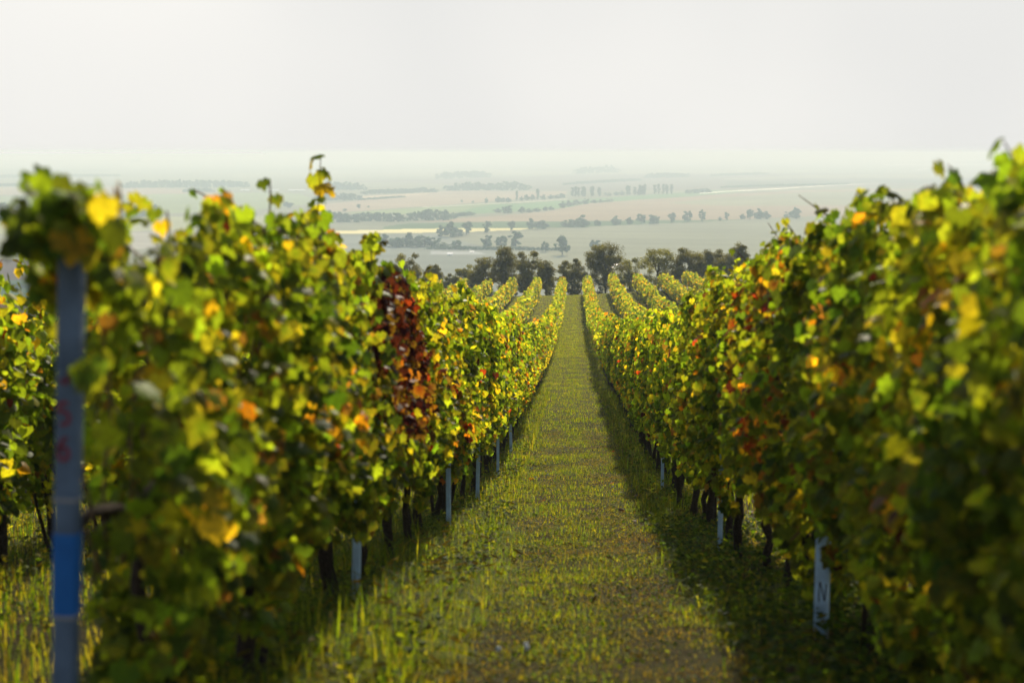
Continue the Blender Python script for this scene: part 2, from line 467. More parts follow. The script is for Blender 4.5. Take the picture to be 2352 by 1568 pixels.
# colour patches seen on single vines: (pixel, radius px, palette weights, row side)
PATCH = [
    ((925, 760), 92, [0, 0, 0, 0, 0, 0, .7, 14, 0], -1, .95), ((945, 700), 40, [0, 0, 0, 0, 0, .5, 3, 8, 0], -1, .85),
    ((935, 850), 84, [0, 0, 0, 0, 0, .1, .8, 13, 1], -1, .93), ((890, 900), 40, [0, 0, 0, 0, .5, 1, 3, 6, 1], -1, .5),
    ((965, 930), 35, [0, 0, 0, 0, 1, 2, 3, 5, 1], -1, .4), ((725, 990), 60, [0, 0, 0, 1, 4, 5, 1, 0, 2], -1, .32),
    ((570, 1090), 50, [0, 1, 1, 1, 1, 3, 2, 0, 2], -1, .4), ((270, 930), 55, [0, 0, 1, 3, 4, 1, 0, 0, 0], -1, .35),
    ((1040, 1000), 70, [0, 1, 2, 3, 4, 4, 2, 1, 2], -1, .25), ((450, 1150), 50, [0, 0, 1, 3, 5, 1, 0, 0, 1], -1, .4),
    ((520, 790), 60, [0, 1, 3, 4, 2, 0, 0, 0, 0], -1, .5), ((300, 640), 50, [0, 0, 4, 5, 1, 0, 0, 0, 0], -1, .4),
    ((1760, 660), 50, [0, 0, 0, 1, 2, 3, 5, 3, 1], 1, .5), ((1700, 800), 60, [0, 0, 0, 1, 2, 4, 7, 2, 0], 1, .5),
    ((1760, 930), 55, [0, 0, 1, 1, 2, 5, 5, 1, 1], 1, .35), ((1745, 1020), 38, [0, 0, 0, 0, 1, 5, 6, 1, 0], 1, .75),
    ((2045, 1190), 45, [0, 0, 0, 0, 0, 1, 4, 5, 2], 1, .6), ((1440, 862), 22, [0, 0, 0, 0, 1, 3, 5, 0, 0], 1, .8),
    ((2310, 590), 40, [0, 1, 1, 1, 1, 4, 2, 1, 4], 1, .5), ((1930, 870), 40, [0, 0, 0, 3, 6, 1, 0, 0, 0], 1, .7),
    ((2060, 790), 50, [0, 0, 1, 3, 5, 2, 0, 0, 0], 1, .5), ((2290, 790), 60, [0, 0, 4, 4, 1, 0, 0, 0, 0], 1, .5),
    ((1640, 660), 50, [0, 0, 4, 6, 3, 0, 0, 0, 0], 1, .5), ((1470, 790), 40, [0, 0, 3, 6, 2, 0, 0, 0, 0], 1, .7),
    ((2090, 540), 60, [0, 0, 3, 5, 3, 0, 0, 0, 0], 1, .5), ((2130, 640), 50, [0, 0, 0, 3, 4, 4, 0, 0, 0], 1, .5),
]
PW = []
for (pu, pv), pr, wts, side, prob in PATCH:
    dx, dz = ray(pu, pv)
    y = side * 1.02 / dx
    PW.append((np.array([side * 1.02, y, dz * y]), pr / FPX * y, wts, prob))

# top edge of the two rows beside the path, from the skyline of the leaves
def top_profile(pts, side):
    Y, H = [], []
    for u, v in pts:
        dx, dz = ray(u, v)
        y = side * 1.22 / dx
        Y.append(y); H.append(dz * y - float(ground(side * 1.3, y)))
    o = np.argsort(Y)
    return np.array(Y)[o], np.array(H)[o]
LT_Y, LT_H = top_profile([(20, 540), (95, 432), (200, 440), (262, 480), (335, 560), (420, 510), (520, 470), (610, 492), (690, 545), (760, 575), (825, 560), (872, 620), (950, 650), (1010, 690), (1100, 715), (1180, 728)], -1)
RT_Y, RT_H = top_profile([(2420, 420), (2345, 405), (2250, 435), (2180, 450), (2110, 490), (2040, 450), (1960, 480), (1890, 500), (1820, 545), (1770, 580), (1720, 610), (1660, 635), (1590, 670), (1500, 700), (1430, 716), (1390, 728)], 1)
def row_top(x, y):
    if abs(x) < 2:
        Y, H = (LT_Y, LT_H) if x < 0 else (RT_Y, RT_H)
        return np.where(y < Y[-1], np.clip(np.interp(y, Y, H), 1.6, 2.3) - .05, 2.02 - .10 * smooth01(y, 60, 100) + .1 * np.sin(y * 1.9 + x))
    return 2.0 + .1 * np.sin(y * 1.7 + x * 3)

SP = 1.1                                       # vine spacing
def foliage_arrays(r, n, detail, mix, base=None, size=(.075, .135)):
    """leaves of one vine in local space (base: world position, used for the rows' top edge and colour patches)"""
    M = int(n * 2.3)
    h = r.uniform(.48, 2.12, M)
    y = r.uniform(-SP * .62, SP * .62, M)
    if base is None:
        top = 1.98 + .10 * np.sin(y * 5 + r.uniform(0, 6))
        wp = np.column_stack([np.zeros(M), y, h]) + r.uniform(-50, 50, 3)
    else:
        top = row_top(base[0], base[1] + y)
        wp = np.column_stack([np.full(M, base[0]), base[1] + y, h])
    low = .70 if base is None else float(np.interp(base[1], *(([4.5, 7.0, 8.4], [.20, .24, .68]) if base[0] > 0 else ([4.5, 7.0], [.30, .70]))))
    bot = low + .16 * np.sin(wp[:, 1] * 2.3) + .1 * np.sin(wp[:, 1] * 5.1 + 1)
    h = bot + (h - .48) / 1.64 * (top - bot)
    sgn = r.choice([-1.0, 1.0], M)
    th = hedge_thickness(h * 2.0 / np.maximum(top, 1)) * (1 + .3 * vnoise(np.column_stack([wp[:, 1], h, sgn * 3]), .45, 11))
    x = sgn * th * (.25 + .80 * np.sqrt(r.random(M)))
    P = np.column_stack([x, y, h])
    keep = vnoise(np.column_stack([x * 1.2, wp[:, 1], h]), .26, 21) + r.normal(0, .35, M) > -.12
    keep &= np.arange(M) < M
    P = P[keep][:n]; sgn = sgn[keep][:n]
    N = len(P)
    nr = np.column_stack([sgn * r.uniform(.1, .9, N), r.normal(-.30, .60, N), r.uniform(-.15, .75, N)])
    nr += r.normal(0, .28, (N, 3))
    sz = r.uniform(size[0], size[1], N)
    fld = vnoise(np.column_stack([P[:, 0], P[:, 1] + (0 if base is None else base[1]), P[:, 2] * .7]), .30, int(r.integers(1, 99)) if base is None else 61)
    col = pick_colours(N, mix, r, fld)
    if base is not None:
        W = P + np.array(base)
        for c0, rad, wts, prob in PW:
            d = np.linalg.norm((W - c0) * np.array([.4, .36, .95]), axis=1)
            s = (d < rad * 1.7) & (r.random(N) < prob)
            if s.any(): col[s] = pick_colours(int(s.sum()), wts, r)
    return P, nr, sz, col

def shoot_leaves(r, root, tip, n, size=.10, bend=.05):
    t = np.linspace(.12, 1, n)
    root = np.array(root); tip = np.array(tip)
    P = root + (tip - root) * t[:, None]
    P[:, 0] += bend * np.sin(t * PI)
    side = np.where(np.arange(n) % 2 == 0, 1, -1)
    off = np.column_stack([r.normal(0, .02, n), side * .05 * (1.2 - t), np.zeros(n)])
    nr = np.column_stack([r.normal(0, .6, n), -.5 + r.normal(0, .5, n), r.uniform(.1, .8, n)])
    sz = size * (1.15 - .55 * t) * r.uniform(.85, 1.15, n)
    return P + off, nr, sz, P

def trunk_mesh(r, name, seg=7):
    m = MB()
    n = 9
    t = np.linspace(0, 1, n)
    lean = r.normal(0, .07, 2)
    H = r.uniform(.72, .86)
    P = np.column_stack([lean[0] * t + r.normal(0, .012, n), lean[1] * t + r.normal(0, .018, n), -.06 + (H + .06) * t])
    R = (.025 + .011 * r.random()) * (1.25 - .45 * t) * (1 + r.normal(0, .10, n))
    R[0] *= 1.3
    m.tube(P, R, seg)
    for s in (-1, 1):                          # two arms along the wire
        q = np.linspace(0, 1, 6)
        A = np.column_stack([P[-1, 0] * (1 - q) + r.normal(0, .012, 6), P[-1, 1] + s * .5 * q, P[-1, 2] + .10 * np.sin(q * PI / 2) + r.normal(0, .012, 6)])
        m.tube(A, .026 - .012 * q, max(5, seg - 2))
    if r.random() < .45:                       # a second stem
        q = np.linspace(0, 1, 6)
        A = np.column_stack([r.normal(0, .03) + .05 * q, .05 + (r.uniform(.1, .3)) * q + r.normal(0, .01, 6), -.05 + .75 * q])
        m.tube(A, .020 - .006 * q, 5)
    return m.mesh(name, M_BARK, smooth=True)

def canes_mesh(r, name, top=1.9, n=6, extra=()):
    m = MB()
    for k in range(n):
        q = np.linspace(0, 1, 7)
        y0 = r.uniform(-.5, .5); x1 = r.normal(0, .12)
        A = np.column_stack([x1 * q + .03 * np.sin(q * 6 + k), y0 + r.normal(0, .12) * q, .74 + (top - .72) * r.uniform(.75, 1.0) * q])
        m.tube(A, .0055 - .003 * q, 4)
    for P, rad in extra: m.tube(P, rad, 5)
    return m.mesh(name, M_CANE, smooth=True)

def foliage_mesh(name, parts, detail, r):
    Vs, Ts, Ks, k = [], [], [], 0
    for P, nr, sz, col in parts:
        V, T, K = place_leaves(P, nr, sz, col, detail, r)
        Vs.append(V); Ts.append(T + k); Ks.append(K); k += len(V)
    return fast_mesh(name, np.vstack(Vs), np.vstack(Ts), np.vstack(Ks), detail == 2, (M_LEAF,))

ORD = "first second third fourth fifth sixth seventh eighth ninth tenth eleventh twelfth thirteenth fourteenth fifteenth sixteenth seventeenth eighteenth nineteenth twentieth".split()
SPECIAL = {   # (side, index): label
    (-1, 0): "leafy green grapevine hanging over the top of the blue-banded post",
    (-1, 1): "green grapevine with bright lemon leaves just behind the blue-banded post",
    (-1, 3): "grapevine with one tall leafy shoot standing up against the hazy plain",
    (-1, 4): "grapevine with a cluster of dark wine-red leaves in the left row",
    (1, 5): "grapevine with orange-red leaves in the right row beside the grassy path",
}
# shared meshes for the vines farther along
tr_near = [trunk_mesh(rng, "trunk", 8) for _ in range(6)]
tr_far = [trunk_mesh(rng, "trunk", 5) for _ in range(4)]
mid_fol = [foliage_mesh("foliage", [foliage_arrays(rng, 1700, 1, MIX_MID, size=(.042, .086))], 1, rng) for _ in range(8)]
mid_can = [canes_mesh(rng, "canes") for _ in range(4)]
far_fol = [foliage_mesh("foliage", [foliage_arrays(rng, 480, 0, MIX_FAR, size=(.09, .15))], 0, rng) for _ in range(8)]

n_vines = 0
def post_cluster(r, x, y, z):
    """the bunch of leaves hanging round the top of the end post"""
    P = []
    for u, v, n, ru, rv in ((165, 520, 60, 75, 70), (110, 500, 26, 40, 60), (60, 540, 16, 40, 30), (100, 640, 12, 30, 40), (128, 630, 22, 32, 50), (215, 600, 40, 40, 70), (35, 490, 5, 20, 20), (150, 470, 26, 40, 40), (205, 860, 8, 18, 35)):
        for i in range(n):
            yd = r.uniform(3.14, 3.55) if v < 560 else (r.uniform(3.37, 3.6) if v < 700 else r.uniform(3.12, 3.24))
            dx, dz = ray(u + r.normal(0, ru * .55), v + r.normal(0, rv * .55))
            P.append((dx * yd - x, yd - y, dz * yd - z))
    P = np.array(P); N = len(P)
    nr = np.column_stack([r.normal(.2, .5, N), r.normal(-.4, .5, N), r.uniform(-.1, .8, N)])
    return P, nr, r.uniform(.05, .095, N), pick_colours(N, [40, 34, 14, 4, 2, 2, .5, .5, 3], r)

def add_vine(x, y, side, idx, row_name):
    global n_vines
    n_vines += 1
    z = float(ground(x, y))
    flip = PI if rng.random() < .5 else 0.0
    near = y < 13.5 and abs(x) < 2
    v = empty("grapevine", (x, y, z), 0 if near else flip)
    if near:
        r = np.random.default_rng(1000 + idx * 2 + (side > 0))
        parts = [foliage_arrays(r, 2200, 2, MIX_NEAR if y < 9.5 else [22, 34, 29, 8, 3, 1.5, .6, .6, 3], base=(x, y, z), size=(.036, .086))]
        if side < 0 and idx == 0:              # the row ends at the post: nothing hangs out beyond it
            P, nr, sz, col = parts[0]
            k = (P[:, 0] + x) > -.352 * (P[:, 1] + y)
            parts[0] = (P[k], nr[k], sz[k], col[k])
        if side < 0 and idx == 0: parts.append(post_cluster(r, x, y, z))
        extra = []
        top = float(row_top(x, y))
        for k in range(r.integers(4, 8)):      # ordinary shoots above the hedge
            y0 = r.uniform(-.5, .5); tp = float(row_top(x, y + y0))
            root = (r.normal(0, .08), y0, tp - .25); tip = (r.normal(0, .12), y0 + r.normal(0, .1), tp + r.uniform(-.04, .13 if y > 5 else .05))
            P, nr, sz, axis = shoot_leaves(r, root, tip, 6, size=.095)
            parts.append((P, nr, sz, pick_colours(len(P), [20, 35, 30, 10, 3, 0, 0, 0, 2], r)))
            extra.append((axis, .004))
        for (su, sv0, sv1, sy, sside, nl, sz0) in SHOOTS:
            if sside == side and abs(sy - y) <= SP / 2:
                dx0, dz0 = ray(su[0], sv0); dx1, dz1 = ray(su[1], sv1)
                root = (dx0 * sy - x, sy - y, dz0 * sy - z); tip = (dx1 * sy - x, sy - y + .02, dz1 * sy - z)
                P, nr, sz, axis = shoot_leaves(r, root, tip, nl, size=sz0, bend=.015)
                sh = MB(); sh.tube(axis, np.linspace(.0045, .0022, len(axis)), 5)
                s_ = link("shoot", sh.mesh("shoot", M_CANE, True), v)
                if nl > 2:
                    fm = foliage_mesh("foliage", [(P, nr, sz, pick_colours(len(P), [10, 30, 36, 16, 4, 0, 0, 0, 2], r))], 2, r)
                    link("foliage", fm, s_)
        link("trunk", tr_near[(idx * 5 + (side > 0) * 2) % 6], v, rotz=flip)
        link("canes", canes_mesh(r, "canes", top, 8, extra), v)
        link("foliage", foliage_mesh("foliage", parts, 2, r), v)
    elif y < 46:
        link("trunk", tr_near[rng.integers(6)], v); link("canes", mid_can[rng.integers(4)], v)
        link("foliage", mid_fol[rng.integers(8)], v)
    else:
        link("trunk", tr_far[rng.integers(4)], v); link("foliage", far_fol[rng.integers(8)], v)
    if not near:
        s = .9 + .18 * rng.random(); v.scale = (s * (.94 if 2 < abs(x) and y < 30 else 1) * (1 + .18 * float(smooth01(y, 46, 90))), 1, s * (.92 if 2 < abs(x) and y < 30 else 1) * float(row_top(x, y)) / 2.0)
    where = "left" if x < 0 else "right"
    if abs(x) < 2 and (side, idx) in SPECIAL: lab = SPECIAL[(side, idx)]
    elif abs(x) < 2 and idx < 20:
        ref = "counted from the blue-banded post" if side < 0 else "counted from the near end of the row"
        lab = f"{'yellow-green' if idx > 7 else 'green'} grapevine {ORD[idx]} along the {where} row {ref}"
    elif abs(x) < 2:
        lab = f"yellow-green grapevine far along the hedge row on the {where} of the path"
    elif y < 30: lab = "grapevine of the second row seen past the blue-banded post"
    else: lab = f"golden grapevine at the far end of the rows {where} of the path"
    return tag(v, lab, "grapevine", row_name)

# shoots that stand out: (pixel x of root and tip), root v, tip v, distance, side, leaves, leaf size
def dist_at(u, side, off=1.28): return side * off / ray(u, 500)[0]
SHOOTS = [
    ((708, 735), 610, 356, dist_at(722, -1), -1, 14, .13),
    ((512, 522), 520, 438, dist_at(516, -1), -1, 5, .085),
    ((100, 92), 520, 425, dist_at(96, -1), -1, 5, .11),
    ((2220, 2180), 460, 378, dist_at(2200, 1), 1, 5, .10),
    ((2330, 2310), 420, 325, dist_at(2325, 1), 1, 5, .11),
    ((1910, 1835), 505, 448, dist_at(1880, 1), 1, 2, .06),
    ((1800, 1765), 570, 512, dist_at(1782, 1), 1, 2, .08),
    ((2050, 2040), 480, 432, dist_at(2045, 1), 1, 5, .10),
]
Y0 = {-1: 4.12, 1: 3.1}
for side in (-1, 1):
    k, y = 0, Y0[side]
    while y < 149:
        add_vine(side * 1.3 + rng.normal(0, .03), y, side, k, "vines of the row left of the path" if side < 0 else "vines of the row right of the path")
        y += SP; k += 1
taken = set()
def others(x, y0, y1, name):
    y = y0
    while y < y1 and n_vines < 300:
        add_vine(x, y, 1 if x > 0 else -1, 99, name); taken.add((round(x, 1), round(y, 2))); y += SP
others(-3.9, 7.0, 15.3, "vines of the second row on the left")
others(3.9, 139.0, 149, "vines at the far end of the vineyard")
others(-3.9, 139.0, 149, "vines at the far end of the vineyard")

# every further row: one object, leaves and stems
Vs, Ts, Ks, Mi, kk = [], [], [], [], 0
far_src = []
for i in range(8):
    P, nr, sz, col = foliage_arrays(rng, 250, 0, MIX_FAR, size=(.14, .21))
    far_src.append(place_leaves(P, nr, sz, col, 0, rng))
near_src = []
for i in range(4):
    P, nr, sz, col = foliage_arrays(rng, 700, 1, MIX_MID, size=(.06, .10))
    near_src.append(place_leaves(P, nr, sz, col, 1, rng))
tm = MB(); tm.tube([(0, 0, -.05), (.02, .01, .4), (0, 0, .8)], [.045, .035, .03], 5); tV, tT = tm.V[0], tm.T[0]
for kx in range(1, 11):
    for side in (-1, 1):
        x = side * (1.3 + 2.6 * kx)
        y = 4.8 if kx <= 2 else 40.0
        if x == -3.9: y = 15.8
        yend = 149 if not (abs(x) < 4) else 138.5
        while y < yend:
            V, T, K = near_src[rng.integers(4)] if y < 26 else far_src[rng.integers(8)]
            s = rng.uniform(.84, 1.12); f = rng.choice([-1.0, 1.0]) * rng.uniform(.8, 1.2)
            if rng.random() < .05: y += SP; continue
            o = np.array([x + rng.normal(0, .07), y, float(ground(x, y))])
            Vs.append(V * np.array([f * (1 + .18 * float(smooth01(y, 46, 90))), f, s * .95]) + o); Ts.append(T + kk); Ks.append(K); Mi.append(np.zeros(len(T), int)); kk += len(V)
            Vs.append(tV + o); Ts.append(tT + kk); Ks.append(np.ones((len(tV), 3))); Mi.append(np.ones(len(tT), int)); kk += len(tV)
            y += SP
rest = link("distant_grapevines", fast_mesh("distant_grapevines", np.vstack(Vs), np.vstack(Ts), np.vstack(Ks), False, (M_LEAF, M_BARK), np.concatenate(Mi)))
tag(rest, "further golden-green vine rows running down to the dark trees", "grapevines", kind="stuff")

# ------------------------------------------------------------------ posts
def profile_post(width, z0, z1, depth=None, seg=20):
    """square steel post with rounded corners, one open groove on the far side"""
    d = depth or width
    a = np.arange(seg) * 2 * PI / seg + PI / seg
    c, s = np.cos(a), np.sin(a)
    px = np.sign(c) * np.abs(c) ** .45 * width / 2; py = np.sign(s) * np.abs(s) ** .45 * d / 2
    V = np.vstack([np.column_stack([px, py, np.full(seg, z)]) for z in (z0, z1)])
    T = []
    for j in range(seg):
        q = (j + 1) % seg
        T += [(j, q, q + seg), (j, q + seg, j + seg)]
    V = np.vstack([V, (0, 0, z0), (0, 0, z1)])
    for j in range(seg):
        q = (j + 1) % seg
        T += [(2 * seg, q, j), (2 * seg + 1, seg + j, seg + q)]
    return V, T

def ribbon(pts, w, y, th=.0015):
    """brush stroke on a post's front face (XZ plane at depth y)"""
    pts = np.array(pts, dtype=float)
    d = np.gradient(pts, axis=0); d /= np.linalg.norm(d, axis=1)[:, None] + 1e-9
    n = np.column_stack([-d[:, 1], d[:, 0]]) * w / 2
    L, R = pts + n, pts - n
    k = len(pts)
    V = []
    for yy in (y - th, y + .004):
        V += [(p[0], yy, p[1]) for p in L] + [(p[0], yy, p[1]) for p in R]
    T = []
    for i in range(k - 1):
        T += [(i, i + 1, k + i + 1), (i, k + i + 1, k + i)]
        T += [(i, 2 * k + i, 2 * k + i + 1), (i, 2 * k + i + 1, i + 1), (k + i, k + i + 1, 3 * k + i + 1), (k + i, 3 * k + i + 1, 3 * k + i)]
    T += [(0, k, 3 * k), (0, 3 * k, 2 * k), (k - 1, 2 * k - 1, 4 * k - 1), (k - 1, 4 * k - 1, 3 * k - 1)]
    return V, T

# the blue-banded end post of the left row
py_ = 3.3
dxb, dzb = ray(150, 1568); dxt, dzt = ray(166, 600)
pb = np.array([dxb * py_, py_, dzb * py_]); pt = np.array([dxt * py_, py_ - .0, dzt * py_])
lean = math.atan2(pt[0] - pb[0], pt[2] - pb[2])
gz = float(ground(pb[0], py_))
base_x = pb[0] + (gz - pb[2]) * math.tan(lean)
post = empty("trellis_post", (base_x, py_, gz))
post.rotation_euler = (0, lean, 0)
tag(post, "grey-blue steel end post with a blue paint band and red digits", "post")
def pz(v):                                     # height up the post of a picture row
    return (ray(158, v)[1] * py_ - gz) / math.cos(lean)
PWID = 56 / FPX * py_
m = MB(); m.add(*profile_post(PWID, -.3, pz(585))); link("shaft", m.mesh("shaft", M_POST), post)
m = MB(); m.add(*profile_post(PWID + .004, pz(1405), pz(1220))); link("paint_band", m.mesh("paint_band", M_BLUE), post)
for vv in (1142, 1409):  # added rings that draw the dark lines of the band's edges
    m = MB(); m.add(*profile_post(PWID + .007, pz(vv + 4), pz(vv - 4))); link("edge_line", m.mesh("edge_line", M_GREY), post)
def stroke(name, pts, vc, hpx):
    h = hpx / FPX * py_
    P = [(x * h * .62 - .004, pz(vc) + z * h) for x, z in pts]
    mm = MB(); mm.add(*ribbon(P, .0085, -PWID / 2 - .001)); return link(name, mm.mesh(name, M_RED), post)
ang = lambda a0, a1, n: np.radians(np.linspace(a0, a1, n))
five = [(.30, .5), (-.15, .5), (-.33, .45), (-.36, .10)] + [(.02 + .36 * math.cos(t), -.17 + .30 * math.sin(t)) for t in ang(115, -130, 10)]
six = [(.30, .48), (.0, .42), (-.28, .12)] + [(.03 + .33 * math.cos(t), -.20 + .29 * math.sin(t)) for t in ang(165, 520, 14)]
stroke("painted_digit", five, 946, 54)
stroke("painted_digit", six, 1025, 56)
stroke("painted_digit", [(-.3, -.2), (-.1, -.45), (.2, -.45), (.34, -.2), (.32, .1)], 856, 44)

# the other posts, thin pale steel, by row
def pale_post(x, y, label, width=.05, h=1.85, tilt=0.0, mark=False, n_ord=0):
    z = float(ground(x, y))
    p = empty("trellis_post", (x, y, z)); p.rotation_euler = (rng.normal(0, .02), tilt, rng.normal(0, .1))
    m = MB(); m.add(*profile_post(width, -.3, h, width * .7)); link("shaft", m.mesh("shaft", M_PALE), p)
    m = MB()
    for hz in (.72, 1.15, 1.55): m.box((-width * .62, -width * .30, hz), (-width * .5 + .002, width * .30, hz + .03))
    link("wire_hook", m.mesh("wire_hook", M_GREY), p)
    if mark:
        mm = MB()
        mm.add(*ribbon([(-.012, .19), (-.014, .22), (-.010, .29)], .005, -width * .35 - .001))
        mm.add(*ribbon([(-.010, .29), (.004, .24), (.014, .195)], .005, -width * .35 - .001))
        mm.add(*ribbon([(.014, .195), (.018, .24), (.020, .28)], .005, -width * .35 - .001))
        link("painted_mark", mm.mesh("painted_mark", M_INK), p)
    return tag(p, label, "post", "pale steel posts of the two rows")
lx = [(7.55, .046, .03), (12.3, .042, 0), (16.0, .042, .02), (20.4, .04, 0), (24.7, .05, -.02)]
lab_l = ["tall pale blue post half hidden by yellow leaves in the left row", "pale blue post showing low behind grass in the left row",
         "thin pale blue post beside a dark trunk in the left row", "pale blue post between vines, fourth from the blue-banded post",
         "pale blue post showing at the foot of the left row farther down the path"]
for (y, w, t), lb in zip(lx, lab_l):
    pale_post(-1.3 + (.19 if y > 8 else .10), y, lb, w, 1.8, t)
rx = [(6.7, .072, 0, True), (11.2, .038, 0, False), (18.6, .04, 0, False)]
lab_r = ["broad white post with a black scribbled mark in the right row", "thin pale blue post in the shade of the right row",
         "pale blue post low in the right row farther down the path"]
for (y, w, t, mk), lb in zip(rx, lab_r):
    pale_post(1.30 - (.10 if mk else .12), y, lb, w, 1.75, t, mk)

# ------------------------------------------------------------------ grass and weeds
def blades(name, X, Y, H, W, col, r, lean=.5, head=None, dirs=None):
    N = len(X)
    Z = ground(X, Y) - .004
    az = r.uniform(0, 2 * PI, N)
    d = np.column_stack([np.cos(az), np.sin(az)])
    ln = np.abs(r.normal(0, lean, N)) * H
    wv = np.column_stack([-d[:, 1], d[:, 0]]) * W[:, None] / 2
    tw = r.uniform(-.6, .6, N)
    b = np.column_stack([X, Y, Z])
    m1 = b + np.column_stack([d * (ln * .3)[:, None], H * .6])
    tp = b + np.column_stack([d * ln[:, None], H * np.clip(1 - .25 * ln / (H + 1e-6), .25, 1)])
    w3 = np.column_stack([wv, np.zeros(N)])
    V = np.stack([b - w3, b + w3, m1 + w3 * .8, m1 - w3 * .8, tp], 1).reshape(-1, 3)
    T = (np.array([(0, 1, 2), (0, 2, 3), (3, 2, 4)])[None] + (np.arange(N) * 5)[:, None, None]).reshape(-1, 3)
    K = col[:, None].repeat(5, 1).reshape(-1, 3)
    return V, T, K, tp, d

GP = np.array([(.050, .085, .014), (.085, .115, .018), (.130, .130, .025), (.115, .105, .025), (.065, .052, .018), (.035, .065, .014)])
def gcol(N, mix, r):
    p = np.array(mix, float); p /= p.sum()
    return GP[r.choice(len(GP), N, p=p)] * r.lognormal(0, .25, (N, 1))
gV, gT, gK, gk = [], [], [], 0
def gadd(V, T, K):
    global gk
    gV.append(V); gT.append(T + gk); gK.append(K); gk += len(V)
def strip(n, y0, y1, x0, x1, h, w, mix, lean=.6, power=1.0, patch=True):
    Y = y0 + (y1 - y0) * rng.random(n) ** power; X = rng.uniform(x0, x1, n)
    if patch:
        k = vnoise(np.column_stack([X, Y]), .5, 31) + rng.normal(0, .5, n) > -.45
        X, Y = X[k], Y[k]
    n = len(X)
    H = rng.uniform(h[0], h[1], n); W = rng.uniform(w[0], w[1], n)
    cl = gcol(n, mix, rng) * (1.25 if y0 >= 70 else 1.12)
    pn = vnoise(np.column_stack([X, Y]), .8, 77) + .35 * np.clip(X, -1, 1) * (Y < 16) + .55 * np.exp(-((X - .42) / .22) ** 2) + .35 * np.exp(-((X + .38) / .16) ** 2)     # worn, dry patches
    dry = np.clip(pn * 1.1, 0, .8)[:, None] * float(np.interp(y0, [4, 13, 30], [1.0, .8, .25]))
    cl = cl * (1 - dry) + np.array((.095, .066, .028)) * rng.lognormal(0, .3, (n, 1)) * dry
    H = H * (1 + .9 * np.clip(-pn, -.5, .8))
    gadd(*blades("g", X, Y, H, W, cl, rng, lean)[:3])
# mown path
strip(52000, 4.3, 13, -1.15, 1.25, (.015, .055), (.003, .006), [26, 26, 14, 12, 16, 14], .8)
strip(52000, 13, 30, -1.2, 1.25, (.02, .065), (.004, .008), [26, 34, 20, 8, 8, 10], .7)
strip(36000, 30, 70, -1.2, 1.2, (.03, .075), (.007, .014), [26, 44, 24, 2, 1, 6], .6)
strip(46000, 70, 149, -1.2, 1.2, (.04, .09), (.012, .026), [22, 44, 30, 2, 1, 4], .6)
for kx in range(1, 8):                         # the other alleys, towards their far end
    for side in (-1, 1):
        cx = side * 2.6 * kx
        strip(15000, 80, 149, cx - 1.15, cx + 1.15, (.04, .10), (.014, .03), [16, 40, 34, 5, 3, 4], .6)
strip(34000, 5, 22, -6.2, -1.5, (.03, .14), (.004, .009), [20, 26, 22, 16, 12, 10], .7)
strip(16000, 5, 24, 1.5, 3.6, (.03, .14), (.004, .009), [24, 30, 20, 10, 8, 10], .7)
# taller bright tufts along the sunny verge
for i in range(110):
    ty = 4.6 + 13 * rng.random() ** 1.3; tx = rng.normal(-.92, .16); n = int(rng.integers(18, 46)); hh = rng.uniform(.10, .26)
    X = tx + rng.normal(0, .05, n); Y = ty + rng.normal(0, .05, n)
    gadd(*blades("g", X, Y, hh * rng.uniform(.5, 1.1, n), rng.uniform(.004, .009, n), gcol(n, [20, 44, 34, 3, 1, 8], rng) * 1.15, rng, .9)[:3])
for i in range(60):
    ty = 4.6 + 12 * rng.random(); tx = rng.normal(.98, .16); n = int(rng.integers(16, 36)); hh = rng.uniform(.06, .18)
    X = tx + rng.normal(0, .05, n); Y = ty + rng.normal(0, .05, n)
    gadd(*blades("g", X, Y, hh * rng.uniform(.5, 1.1, n), rng.uniform(.005, .011, n), gcol(n, [34, 36, 14, 2, 1, 20], rng), rng, 1.0)[:3])
# rough verges under the vines
strip(11000, 4.0, 13, -1.75, -.62, (.07, .22), (.005, .011), [34, 40, 14, 2, 2, 14], 1.1)
strip(7000, 4.5, 11, -1.15, -.45, (.04, .14), (.005, .010), [30, 44, 20, 2, 1, 8], 1.2)
strip(9000, 13, 45, -1.6, -.75, (.06, .18), (.006, .012), [24, 34, 20, 6, 4, 16], .6)
strip(12000, 4.0, 14, .70, 1.85, (.04, .15), (.004, .009), [34, 30, 14, 4, 4, 20], 1.0)
strip(9000, 14, 45, .80, 1.7, (.06, .18), (.006, .012), [30, 32, 14, 4, 4, 18], .6)
grass = link("grass", fast_mesh("grass", np.vstack(gV), np.vstack(gT), np.vstack(gK), False, (M_GRASS,)))
tag(grass, "short worn grass covering the alleys between the vine rows", "grass", kind="stuff")

# low broad-leaved ground cover: clover, plantain, fallen leaves in between
wV, wT, wK, wk = [], [], [], 0
def wadd(V, T, K):
    global wk
    wV.append(V); wT.append(T + wk); wK.append(K); wk += len(V)
def cover(n, y0, y1, x0, x1, size, zr, mix, pal=GP, seed=41, thr=-.2, up=1.2):
    Y = rng.uniform(y0, y1, n); X = rng.uniform(x0, x1, n)
    k = vnoise(np.column_stack([X, Y]), .45, seed) + rng.normal(0, .35, n) > thr
    X, Y = X[k], Y[k]; n = len(X)
    P = np.column_stack([X, Y, ground(X, Y) + rng.uniform(zr[0], zr[1], n)])
    nr = np.column_stack([rng.normal(0, .5, n), rng.normal(0, .5, n) - .1, np.full(n, up)])
    p = np.array(mix, float); p /= p.sum()
    col = pal[rng.choice(len(pal), n, p=p)] * rng.lognormal(0, .25, (n, 1))
    wadd(*place_leaves(P, nr, rng.uniform(size[0], size[1], n), col, 0, rng, 1.5))
cover(26000, 4.3, 14, -1.2, 1.3, (.010, .026), (.005, .035), [24, 26, 10, 8, 10, 20])
